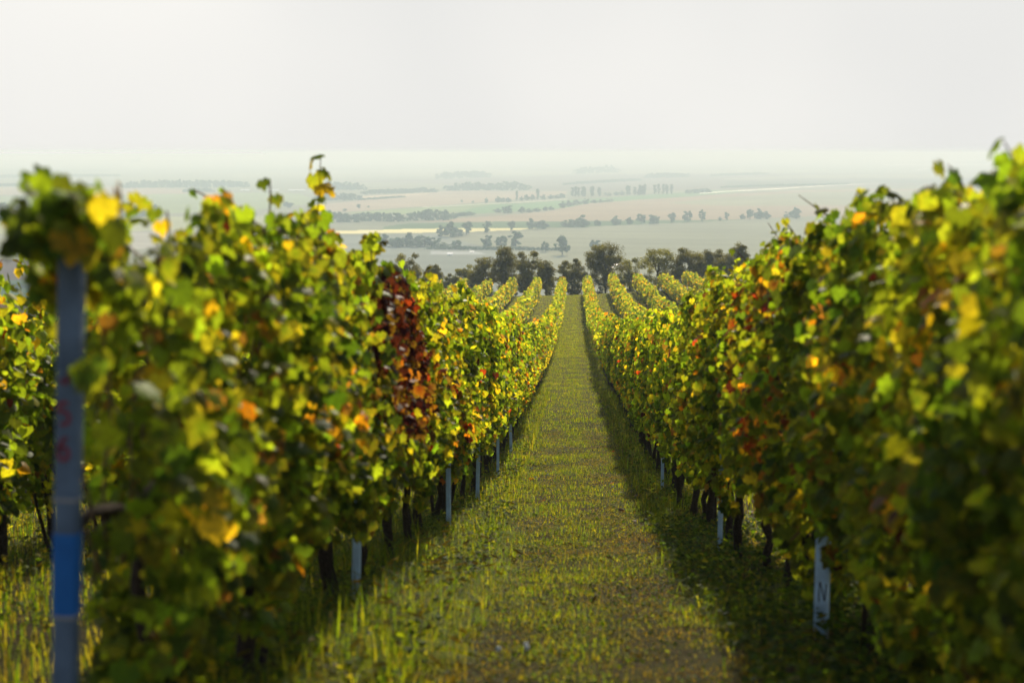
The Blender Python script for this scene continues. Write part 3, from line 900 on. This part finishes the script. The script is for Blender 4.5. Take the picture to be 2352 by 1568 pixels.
cover(16000, 14, 34, -1.2, 1.3, (.016, .034), (.01, .04), [24, 30, 14, 4, 4, 20])
cover(16000, 4.2, 14, .70, 1.9, (.02, .055), (.02, .17), [34, 26, 6, 2, 2, 30], thr=0)
cover(15000, 4.2, 15, -1.8, -.6, (.02, .05), (.02, .18), [26, 32, 18, 6, 3, 16], thr=0)
cover(14000, 6, 18, -6.0, -1.7, (.02, .05), (.02, .2), [26, 30, 20, 8, 5, 12], thr=0)
cover(5000, 15, 40, -1.6, -.8, (.03, .06), (.02, .16), [26, 34, 18, 4, 3, 16], thr=0)
cover(5000, 15, 40, .85, 1.7, (.03, .06), (.02, .16), [30, 30, 12, 3, 3, 22], thr=0)
# foxtail grasses on the left verge: stems with nodding yellow bristle heads
for (n, y0, y1, x0, x1) in ((150, 4.4, 10.5, -1.2, -.5), (60, 10.5, 20, -1.25, -.8), (160, 6, 18, -3.4, -1.7), (30, 5, 14, .8, 1.4), (16, 5, 12, -.45, .6)):
    X = rng.uniform(x0, x1, n); Y = rng.uniform(y0, y1, n)
    H = rng.uniform(.12, .30, n) * (1.0 if x0 < -.5 else .6)
    V, T, K, tp, d = blades("s", X, Y, H, np.full(n, .004), np.tile([(.12, .12, .03)], (n, 1)), rng, .5)
    wadd(V, T, K)
    for i in range(n):
        m = MB(); dd = np.array([d[i, 0], d[i, 1], rng.uniform(-.5, .4)]) * rng.uniform(.04, .08)
        q = np.linspace(0, 1, 5)[:, None]
        m.tube(tp[i] - dd * .1 + dd * q + np.array([0, 0, -.012]) * q ** 2, np.array([.002, .006, .007, .006, .001]), 5)
        wadd(m.V[0], m.T[0], np.tile(np.array([(.13, .115, .025)]) * rng.uniform(.6, 1.2), (len(m.V[0]), 1)))
# a few long bright blades
for (u, v, hgt) in ((905, 1560, .22), (725, 1500, .2), (925, 1230, .22), (975, 1350, .14), (1060, 1400, .12), (850, 1420, .2)):
    x, y, z = hit(u, v); n = 3
    wadd(*blades("b", np.full(n, x) + rng.normal(0, .02, n), np.full(n, y), np.full(n, hgt) * rng.uniform(.7, 1.1, n), np.full(n, .012), np.tile([(.17, .19, .02)], (n, 1)), rng, .25)[:3])
weeds = link("weeds", fast_mesh("weeds", np.vstack(wV), np.vstack(wT), np.vstack(wK), False, (M_GRASS,)))
tag(weeds, "clover, foxtail grasses and leafy weeds growing along the verges", "weeds", kind="stuff")

# dropped vine leaves
n = 230
Y = rng.uniform(4.5, 30, n); X = np.where(rng.random(n) < .5, rng.normal(-1.1, .3, n), rng.normal(1.1, .3, n))
P = np.column_stack([X, Y, ground(X, Y) + .03])
nr = np.column_stack([rng.normal(0, .4, n), rng.normal(0, .4, n), np.ones(n)])
fm = foliage_mesh("fallen_leaves", [(P, nr, rng.uniform(.04, .08, n), pick_colours(n, [0, 1, 2, .5, .5, .2, .2, 1, 12], rng) * .5)], 1, rng)
tag(link("fallen_leaves", fm), "brown and yellow vine leaves dropped at the foot of the rows", "fallen leaves", kind="stuff")

# dandelion clocks
M_FLUFF = solid("dandelion_fluff", (.75, .74, .66), rough=.9, nscale=300, namp=.1)
def dandelion(u, v, lab):
    x, y, z = hit(u, v)
    h = rng.uniform(.05, .09)
    p = empty("dandelion", (x, y, z))
    m = MB(); m.tube([(0, 0, -.01), (.004, 0, h * .5), (0, 0, h)], .002, 5, (.1, .12, .03)); link("stem", m.mesh("stem", M_GRASS), p)
    m = MB()
    for i in range(46):                        # spokes with little parachutes
        t = math.acos(1 - 2 * (i + .5) / 46); f = i * 2.39996
        dv = np.array([math.sin(t) * math.cos(f), math.sin(t) * math.sin(f), math.cos(t)])
        c = np.array([0, 0, h + .004]); e = c + dv * .012
        aa = np.cross(dv, (0, 0, 1)) + 1e-4; aa /= np.linalg.norm(aa); b2 = np.cross(dv, aa)
        r_ = .0055
        m.add([c, e + aa * r_, e + b2 * r_, e - aa * r_, e - b2 * r_], [(0, 1, 2), (0, 2, 3), (0, 3, 4), (0, 4, 1), (1, 3, 2), (1, 4, 3)])
    link("seed_head", m.mesh("seed_head", M_FLUFF), p)
    return tag(p, lab, "dandelion", "dandelion clocks on the grassy path")
for z_, (zx, zy) in enumerate([(1310, 318), (1395, 353), (1295, 416), (1225, 474), (1300, 476), (1307, 502), (1243, 516), (1648, 564), (1050, 1465), (1195, 1448), (1197, 1478)]):
    u, v = (700 + zx / 2.24) * S, (900 + zy / 2.24) * S
    dandelion(u, v, "white dandelion clock in the nearest worn grass of the path" if v > 1500 else
              ("white dandelion clock alone near the shaded right side of the path" if zx > 1500 else "white dandelion clock in the sunlit middle of the path"))

# ------------------------------------------------------------------ trees
def crown_arrays(r, H, Wd, n, leaf, clumps, flat=1.0, low=.28, col=(.035, .045, .012)):
    """leaf faces in clumps spread through a crown of height H, width Wd"""
    cs = []
    while len(cs) < clumps:
        p = r.uniform(-1, 1, 3)
        if p @ p > 1 or (p @ p < .12 and r.random() < .7): continue
        zc = low + (1 - low) * (p[2] * .5 + .5)
        wz = 1.0 if flat == 1.0 else 1 - .35 * (1 - p[2]) / 2
        cs.append((p[0] * Wd / 2 * .82 * wz, p[1] * Wd / 2 * .75 * wz, zc * H * .90))
    cs = np.array(cs)
    rad = r.uniform(.085, .16, clumps) * (Wd + H * .6) / 1.6
    k = r.integers(0, clumps, n)
    d = r.normal(size=(n, 3)); d /= np.linalg.norm(d, axis=1)[:, None]
    P = cs[k] + d * (rad[k] * r.random(n) ** .45)[:, None] * np.array([1, 1, .72])
    nr = d + r.normal(0, .6, (n, 3)) + np.array([0, 0, .4])
    tone = r.lognormal(0, .22, clumps)[k] * r.lognormal(0, .25, n)
    return P, nr, r.uniform(.7, 1.3, n) * leaf, np.array(col)[None] * tone[:, None], cs

def make_tree(x, y, z, H, Wd, n, leaf, clumps, name, label, cat, group, seed, flat=1.0, low=.28, col=(.035, .045, .012), limbs=9, tr=None):
    r = np.random.default_rng(seed)
    t = empty(name, (x, y, z))
    P, nr, sz, K, cs = crown_arrays(r, H, Wd, n, leaf, clumps, flat, low, col)
    V, T, KK = place_leaves(P, nr, sz, K, 0, r, 1.2)
    link("crown", fast_mesh("crown", V, T, KK, False, (M_TREE,)), t)
    m = MB()
    tr = tr or H * .022
    q = np.linspace(0, 1, 7)
    top = np.array([r.normal(0, .05) * Wd, r.normal(0, .05) * Wd, H * .72])
    ax = top * q[:, None] + np.column_stack([r.normal(0, .012 * H, 7), r.normal(0, .012 * H, 7), np.zeros(7)]); ax[0] = (0, 0, -.2)
    m.tube(ax, tr * (1.2 - .85 * q), 7)
    for i in r.choice(len(cs), min(limbs, len(cs)), replace=False):
        s0 = ax[r.integers(2, 6)]
        mid = (s0 + cs[i]) / 2 + np.array([0, 0, -.04 * H])
        m.tube([s0, mid, cs[i]], [tr * .5, tr * .32, tr * .12], 5)
    link("trunk", m.mesh("trunk", M_TRUNK, True), t)
    return tag(t, label, cat, group)

TREES = [  # source px: centre x, top y, width, distance, label
    (955, 588, 66, 162, "dark rounded tree standing alone at the left end of the tree line"),
    (1016, 616, 40, 160, "small ragged dark tree second from the left end of the tree line"),
    (1055, 640, 40, 163, "low pale sparse tree in the dip of the left tree line"),
    (1089, 617, 46, 164, "light green loose tree between the low dip and the tall left trees"),
    (1133, 597, 58, 161, "open-crowned tree left of the two tallest trees of the left group"),
    (1184, 581, 60, 163, "tall dark tree at the middle of the left group"),
    (1240, 583, 60, 160, "tall dark tree of the left group nearest the gap, with a leaning crown"),
    (1281, 604, 34, 161, "narrow dark tree at the very edge of the gap behind the path, left side"),
    (1340, 604, 60, 161, "ragged leaning tree just right of the gap at the path's end"),
    (1420, 568, 84, 162, "tallest flat-topped tree with a bare trunk right of the gap"),
    (1475, 594, 46, 165, "lower pale tree in the shade between two taller trees"),
    (1544, 578, 80, 162, "broad light tree with a see-through crown behind the right rows"),
    (1620, 573, 70, 161, "broad dark tree behind the right rows, next to the see-through one"),
    (1672, 578, 52, 163, "dark bushy tree joined to the broad dark tree on its right side"),
    (1733, 564, 46, 162, "slim pointed tree rising at the right end of the tree line"),
    (1712, 592, 66, 160, "low dark shrubby tree below the slim pointed tree"),
    (1790, 600, 60, 163, "dark tree mostly hidden behind the right vine row"),
    (905, 620, 60, 163, "dark tree mostly hidden behind the left vine row"),
]
for i, (cx, ty, wd, d, lb) in enumerate(TREES):
    dx, dz = ray(cx * S, ty * S)
    x, zt = dx * d, dz * d
    z = float(ground(x, d))
    H = (zt - z) * 1.10
    Wd = wd * S / FPX * d * 1.36
    pale = i in (2, 3, 10, 11)
    make_tree(x, d, z, H, Wd, int(5200 + 2400 * Wd) if not pale else int(3000 + 1300 * Wd), .115, 70 if not pale else 50, "tree", lb, "tree", "trees at the end of the vineyard", 300 + i,
              flat=.6 if i in (9,) else 1.0, low=.10 if i in (9,) else -.02, col=(.085, .080, .004) if not pale else (.12, .12, .010), limbs=16, tr=.11)
dx, dz = ray(1289 * S, 666 * S)
make_tree(dx * 152, 152, float(ground(dx * 152, 152)), 1.25, 1.2, 600, .12, 10, "bush", "small golden bush in the gap at the end of the path", "bush", None, 390, low=.0, col=(.10, .10, .02), limbs=3, tr=.03)
for i, (u_, w_) in enumerate(((1345, 2.2), (1400, 2.0), (1450, 2.0), (1110, 2.4), (1200, 2.2))):
    x = ray(u_ * S, 680)[0] * 156
    make_tree(x, 156, float(ground(x, 156)), 1.9, w_ * 1.3, 900, .13, 12, "bush", ["dark bush at the foot of the tallest flat-topped tree", "dark bush right of the tallest flat-topped tree's trunk", "dark bush behind the second vine row on the right", "dark bush under the open-crowned trees on the left", "dark bush below the tall trees of the left group"][i], "bush", "dark bushes under the tree line", 400 + i, low=.0, col=(.028, .036, .012), limbs=3, tr=.03)

# valley trees: a few crowns, copied
def valley_proto(seed, shape):
    r = np.random.default_rng(seed)
    if shape == 'round': P, nr, sz, K, cs = crown_arrays(r, 1, .95, 1300, .10, 26, low=.0, col=(.020, .054, .032))
    elif shape == 'tall': P, nr, sz, K, cs = crown_arrays(r, 1, .70, 1100, .09, 24, low=.03, col=(.020, .054, .032))
    elif shape == 'ball': P, nr, sz, K, cs = crown_arrays(r, 1, .82, 1100, .10, 30, low=.12, col=(.020, .050, .030))
    else: P, nr, sz, K, cs = crown_arrays(r, 1, .17, 500, .07, 26, low=.06, col=(.020, .054, .032))
    V, T, KK = place_leaves(P, nr, sz, K, 0, r, 1.2)
    crown = fast_mesh("crown", V, T, KK, False, (M_TREE,))
    m = MB(); m.tube([(0, 0, -.03), (.01, 0, .4), (0, .01, .75)], [.03, .022, .008], 6)
    for i in range(4): m.tube([(0.01, 0, .35 + .05 * i), cs[i] * .6 + np.array([0, 0, .2]), cs[i]], [.012, .008, .003], 4)
    return crown, m.mesh("trunk", M_TRUNK)
PROTO = {'round': [valley_proto(50 + i, 'round') for i in range(4)], 'tall': [valley_proto(60 + i, 'tall') for i in range(3)],
         'ball': [valley_proto(70 + i, 'ball') for i in range(2)], 'poplar': [valley_proto(80 + i, 'poplar') for i in range(4)]}
def valley_tree(cx, base, h, w, shape, label, group, name="tree"):
    x, y = valley_at(cx * S, base * S)
    px = y / FPX * S
    crown, trunk = PROTO[shape][rng.integers(len(PROTO[shape]))]
    ref = {'round': .95, 'tall': .70, 'ball': .82, 'poplar': .17}[shape]
    t = empty(name, (x, y, VALLEY), rng.uniform(0, 6.28))
    H = h * px * 1.12; f = 1.25 * w * px / (ref * H)
    t.scale = (H * f, H * f, H)
    link("crown", crown, t); link("trunk", trunk, t)
    return tag(t, label, "poplar" if shape == 'poplar' else "tree", group)
for a in [(906, 577, 29, 36), (930, 579, 26, 34), (952, 577, 32, 40), (976, 579, 26, 30), (995, 577, 29, 40), (1018, 578, 24, 30), (1069, 580, 20, 24), (1040, 582, 14, 30)]:
    valley_tree(*a, 'round', "hazy round tree in the thicket below the bright straw field", "thicket below the straw field")
for a, s_, lb in [((1036, 554, 26, 26), 'round', "low bushy tree at the left of the clump standing in front of the straw field"), ((1056, 555, 36, 32), 'round', "tallest rounded tree of the clump in front of the straw field"),
                  ((1075, 554, 22, 24), 'round', "small bushy tree in the clump in front of the straw field"), ((1093, 549, 33, 24), 'tall', "upright tree at the right of the clump in front of the straw field"),
                  ((1142, 544, 27, 19), 'tall', "lone upright tree on the middle of the bright straw field's edge"), ((1197, 540, 24, 19), 'tall', "lone tree near the right end of the bright straw field"),
                  ((1248, 536, 24, 28), 'round', "left half of the bushy pair at the right end of the straw field"), ((1272, 536, 20, 30), 'round', "right half of the bushy pair at the right end of the straw field"),
                  ((1140, 577, 29, 27), 'round', "left of three hazy trees standing below the straw field"), ((1174, 577, 28, 29), 'round', "middle of three hazy trees standing below the straw field"),
                  ((1209, 577, 37, 32), 'tall', "right and tallest of three hazy trees standing below the straw field"), ((1278, 590, 24, 18), 'tall', "slim hazy tree left of the big ball-shaped tree in the valley"),
                  ((1318, 598, 43, 33), 'ball', "large ball-shaped tree on the plain above the gap"), ((1395, 590, 28, 26), 'ball', "round treetop just showing over the tallest dark tree")]:
    valley_tree(*a, s_, lb, None)
for k, (a, s_) in enumerate([((1326, 531, 15, 24), 'round'), ((1345, 532, 20, 30), 'round'), ((1366, 532, 28, 32), 'round'), ((1401, 529, 15, 17), 'round'), ((1445, 527, 21, 26), 'round'), ((1475, 526, 19, 16), 'round'),
                    ((1503, 525, 26, 21), 'tall'), ((1532, 525, 24, 27), 'round'), ((1573, 523, 27, 18), 'tall'), ((1611, 520, 26, 21), 'ball'), ((1646, 520, 28, 14), 'tall'), ((1688, 517, 9, 9), 'round'),
                    ((1704, 517, 22, 11), 'tall'), ((1740, 514, 14, 13), 'round'), ((1758, 514, 26, 15), 'tall'), ((1777, 513, 24, 24), 'round'), ((1796, 513, 18, 20), 'round'), ((1846, 511, 16, 16), 'round'), ((1864, 512, 29, 24), 'round')]):
    lb = {9: "round-headed tree with a clear trunk in the field-edge tree line", 10: "slim tree right of the round-headed one in the field-edge tree line",
          2: "tall bushy tree at the left end of the field-edge tree line", 18: "tall tree at the right end of the field-edge tree line"}.get(k, "hazy tree of the line along the near edge of the pink field")
    valley_tree(*a, s_, lb, "trees along the field edge")
for zx in (165, 190, 218, 258, 272, 340, 352, 410):
    valley_tree(1300 + zx / 3.92, 460 + rng.uniform(-1, 1), 25 + rng.uniform(-2, 3), 6.0, 'poplar', "tall narrow hazy poplar in the left group of the poplar line", "line of poplars in the valley", "poplar")
for zx in (668, 684, 735, 782, 803, 824):
    valley_tree(1300 + zx / 3.92, 456.5, 24 + rng.uniform(-2, 3), 6.0, 'poplar', "tall narrow hazy poplar in the middle group of the poplar line", "line of poplars in the valley", "poplar")
for zx in (920, 955, 997, 1030, 1075):
    valley_tree(1300 + zx / 3.92, 454.6, 25 + rng.uniform(-2, 3), 5.6, 'poplar', "tall narrow hazy poplar in the right group of the poplar line", "line of poplars in the valley", "poplar")
valley_tree(1211, 470, 23, 4.5, 'poplar', "lone narrow poplar left of the poplar line", None, "poplar")
valley_tree(1260, 467, 25, 6, 'poplar', "narrow poplar rising from bushes left of the poplar line", None, "poplar")
for a in [(1082, 474, 7, 6), (1108, 476, 6, 5), (1140, 475, 12, 9), (1167, 474, 14, 14), (1178, 474, 12, 12), (1192, 474, 12, 14), (1222, 470, 10, 10), (1236, 469, 13, 14), (1248, 468, 12, 12), (1272, 467, 12, 14), (1290, 466, 10, 14), (1305, 465, 10, 16), (1318, 464, 12, 14), (1425, 459, 9, 16), (1445, 458, 9, 14), (1458, 457, 10, 14), (1500, 457, 12, 16)]:
    valley_tree(*a, 'round', "small hazy tree along the pale track in the middle of the valley", "trees along the valley track")
for a in [(1190, 500, 21, 26), (1168, 498, 10, 22), (1222, 499, 14, 16), (1240, 498, 9, 18), (1258, 496, 9, 20), (1278, 494, 11, 12), (1292, 492, 9, 16), (1318, 487, 15, 18), (1336, 484, 14, 20), (1354, 480, 12, 20), (1372, 478, 14, 16), (1392, 476, 8, 18), (1410, 475, 8, 16), (1428, 473, 8, 18)]:
    valley_tree(*a, 'round', "bush of the hedge climbing along the top of the pink field", "hedge over the pink field")
for a in [(808, 495, 6, 12), (840, 489, 12, 9), (863, 487, 5, 5), (480, 501, 18, 9), (496, 501, 20, 8), (548, 500, 22, 22), (676, 487, 14, 26), (640, 470, 8, 5)]:
    valley_tree(*a, 'tall', "small hazy tree out on the pale green plain at the left", "scattered trees on the left plain")

# woods that read as one mass: one object each
def wood(x0, x1, base0, base1, h, label, tone=1.0, rows=2, wd=None):
    wd = wd or h * .9
    n = max(3, int((x1 - x0) / (wd * .34)))
    Vs, Ts, Ks, k = [], [], [], 0
    for i in range(n):
        f = (i + rng.uniform(-.3, .3)) / max(1, n - 1)
        cx = x0 + (x1 - x0) * np.clip(f, 0, 1)
        end = min(1.0, .55 + 2.2 * min(f, 1 - f) + .1) if n > 4 else 1.0
        hh = h * max(.35, end) * rng.uniform(.78, 1.05)
        b = base0 + (base1 - base0) * f - rng.uniform(0, rows) * .5
        x, y = valley_at(cx * S, b * S)
        px = y / FPX * S
        r = np.random.default_rng(int(rng.integers(1e9)))
        P, nr, sz, K, cs = crown_arrays(r, hh * px, wd * px * 1.3, 360, .17 * hh * px, 14, low=.0, col=np.array((.020, .054, .034)) * tone)
        V, T, KK = place_leaves(P, nr, sz, K, 0, r, 1.2)
        Vs.append(V + np.array([x, y, VALLEY])); Ts.append(T + k); Ks.append(KK); k += len(V)
    o = link("wood", fast_mesh("wood", np.vstack(Vs), np.vstack(Ts), np.vstack(Ks), False, (M_TREE,)))
    tag(o, label, "wood", kind="stuff")
wood(748, 842, 521, 521, 30, "dense hazy wood beside the tall vine shoot")
wood(832, 948, 518, 520, 25, "low hazy wood left of the dome-shaped wood")
wood(962, 1052, 517, 516, 33, "dome-shaped hazy wood at the left of the pink field")
wood(1050, 1110, 510, 505, 12, "low scrub right of the dome-shaped wood")
wood(742, 852, 444, 446, 22, "flat-topped wood at the left of the upper plain")
wood(742, 845, 470, 470, 20, "dark wood below the flat-topped wood")
wood(850, 1022, 456, 451, 14, "long low wood across the upper plain")
wood(845, 950, 470, 463, 6, "thin scrub line below the long low wood")
wood(1048, 1236, 447, 446, 22, "long wood above the pale pink field")
wood(1028, 1145, 420, 416, 20, "wood sloping up to the right on the far plain")
wood(1350, 1444, 408, 405, 19, "loaf-shaped wood alone on the far plain")
wood(1320, 1500, 434, 424, 8, "faint wood line above the poplars")
wood(1515, 1612, 418, 416, 14, "faint wood above the right poplars")
wood(1665, 1802, 414, 409, 7, "thin faint wood on the right far plain")
wood(1610, 1665, 454, 452, 12, "scrub right of the poplar line")
wood(284, 578, 441, 439, 21, "long dark wood at the left of the plain")
wood(432, 500, 451, 451, 11, "small wood below the long dark wood")
wood(256, 342, 508, 507, 35, "tall pale-stemmed wood behind the left vines", wd=14)
wood(342, 366, 505, 505, 33, "narrow end clump of the tall pale-stemmed wood", wd=12)
wood(-60, 66, 517, 517, 44, "wood at the far left edge behind the leaves")
wood(-200, 280, 420, 414, 9, "faint wood band at the far left")
wood(-100, 240, 438, 436, 9, "faint hedge band at the left above the pink strip")
wood(900, 1060, 372, 372, 6, "faintest wood at the horizon in the middle", tone=1.2)
wood(1690, 1990, 441, 433, 6, "roadside trees along the gleaming road", wd=8)
wood(1350, 1700, 372, 372, 5, "faintest wood at the horizon right of the middle")
wood(2080, 2500, 384, 384, 5, "faint village trees at the right horizon")
wood(1000, 1330, 584, 588, 10, "low scrub across the foot of the hazy trees", wd=16)
wood(-100, 130, 672, 676, 14, "green scrub at the left edge below the brown field", wd=18)

# ------------------------------------------------------------------ far buildings
def gable(name, cx, base, w, h, depth_m, label, cat, roof=M_ROOF, wall=M_WHITE, rotz=0.0, group=None, door=True):
    x, y = valley_at(cx * S, base * S)
    px = y / FPX * S
    W, H = w * px, h * px
    b = empty(name, (x, y, VALLEY), rotz)
    m = MB(); m.box((-W / 2, -depth_m / 2, -.3), (W / 2, depth_m / 2, H * .6)); link("wall", m.mesh("wall", wall), b)
    m = MB(); o = .03 * W
    V = [(-W / 2 - o, -depth_m / 2 - .4, H * .57), (W / 2 + o, -depth_m / 2 - .4, H * .57), (W / 2 + o, 0, H), (-W / 2 - o, 0, H), (-W / 2 - o, depth_m / 2 + .4, H * .57), (W / 2 + o, depth_m / 2 + .4, H * .57)]
    m.add(V, [(0, 1, 2), (0, 2, 3), (3, 2, 5), (3, 5, 4), (0, 3, 4), (1, 5, 2), (0, 4, 5), (0, 5, 1)]); link("roof", m.mesh("roof", roof), b)
    if door:
        m = MB(); m.box((-W * .08, -depth_m / 2 - .06, 0), (W * .08, -depth_m / 2 + .02, H * .42)); link("door", m.mesh("door", M_GREY), b)
    return tag(b, label, cat, group)
gable("shed", 575, 447, 20, 3.5, 14, "short white shed at the left of three on the plain", "shed")
gable("shed", 636, 447, 34, 3.5, 14, "middle long white shed of three on the plain", "shed")
gable("shed", 697, 447.5, 38, 3.5, 14, "right long white shed of three, beside the tall vine shoot", "shed")
for i, (cx, base, w) in enumerate(((2150, 400, 12), (2163, 398.5, 13), (2188, 399.5, 12), (2202, 399, 14))):
    gable("greenhouse", cx, base, w, 3, 30, ["first", "second", "third", "fourth"][i] + " white greenhouse from the left in the row at the right horizon", "greenhouse", rotz=.5, group="greenhouses at the right horizon")
gable("warehouse", 2200, 387.5, 240, 2.6, 60, "very long low white warehouse at the right horizon", "warehouse", wall=M_WHITE)
for i, (cx, base, w, h) in enumerate(((1947, 379, 4, 5), (1996, 382, 4, 5), (1840, 377, 4, 3.5), (2090, 390, 6, 5), (1810, 377, 5, 3), (1660, 373, 5, 3), (1900, 385, 5, 3))):
    gable("house", cx, base, w, h, 12, "tiny white house in the faint village at the right horizon", "house", roof=M_REDROOF if i % 2 else M_ROOF, group="houses of the faint village")
gable("barn", 1290, 634, 22, 5, 7, "low white barn seen in the gap between the dark trees", "barn")
for i, (cx, base, w, h) in enumerate(((1412, 624, 11, 5), (1428, 629, 16, 5.5), (1444, 624, 14, 5.5))):
    gable("house", cx, base, w, h, 6, ["left", "middle", "right"][i] + " white house glimpsed through the tallest dark tree's crown", "house", roof=M_ROOF)
gable("hut", 1055, 598, 13, 6, 5, "small white hut on the plain below the hazy thicket", "hut")
gable("hut", 1106, 591, 10, 3, 4, "low white hut on the pale strip right of the small hut", "hut")
# grain silo block on the left horizon
x, y = valley_at(318 * S, 383 * S); px = y / FPX * S
b = empty("grain_silo", (x, y, VALLEY))
m = MB(); m.box((-11 * px, -15, -.5), (5 * px, 15, 9 * px)); link("block", m.mesh("block", M_GREY), b)
m = MB(); m.box((5.05 * px, -12, -.5), (10 * px, 12, 13.5 * px)); link("tower", m.mesh("tower", M_GREY), b)
m = MB()
for i in range(4): m.tube([((-9 + 4 * i) * px, -19, -.5), ((-9 + 4 * i) * px, -19, 7.5 * px)], 1.7 * px, 12)
link("bin", m.mesh("bin", M_GREY), b)
tag(b, "grey grain silo block with a tower on the left horizon", "silo")
# road, its bright glint put into the pale colour
pts = [(1640, 454), (1700, 449.5), (1760, 446.5), (1830, 442.5), (1887, 438.5), (1960, 435), (2060, 430)]
V = []
for u_, v_ in pts:
    for k in (-.2, .2):
        x, y = valley_at(u_ * S, (v_ + k) * S); V.append((x, y, VALLEY + .5))
T = []
for i in range(len(pts) - 1): T += [(2 * i, 2 * i + 1, 2 * i + 3), (2 * i, 2 * i + 3, 2 * i + 2)]
M_ROAD = solid("glint_pale_road", (.6, .58, .52), rough=.3, spec=.6, nscale=.02, namp=.2)
tag(link("road", fast_mesh("road", V, T, mats=(M_ROAD,))), "pale gleaming road across the plain", "road", kind="structure")

# ------------------------------------------------------------------ haze
def haze(density, colour, g):
    m, n, l, o = new_mat("haze")
    pv = n.new("ShaderNodeVolumePrincipled")
    pv.inputs['Color'].default_value = (*colour, 1)
    pv.inputs['Absorption Color'].default_value = (.55, .9, 1, 1)
    pv.inputs['Density'].default_value = density
    pv.inputs['Anisotropy'].default_value = g
    l.new(pv.outputs[0], o.inputs['Volume'])
    mb = MB(); mb.box((-48000, -60, -71.0), (48000, 90000, 2.2))
    h = link("haze", mb.mesh("haze", m))
    tag(h, "pale air thickening over the plain", "haze", kind="stuff")
haze(4.9e-4, (.76, .93, .985), .01)
print("vines", n_vines, "grass tris", sum(len(t) for t in gT))
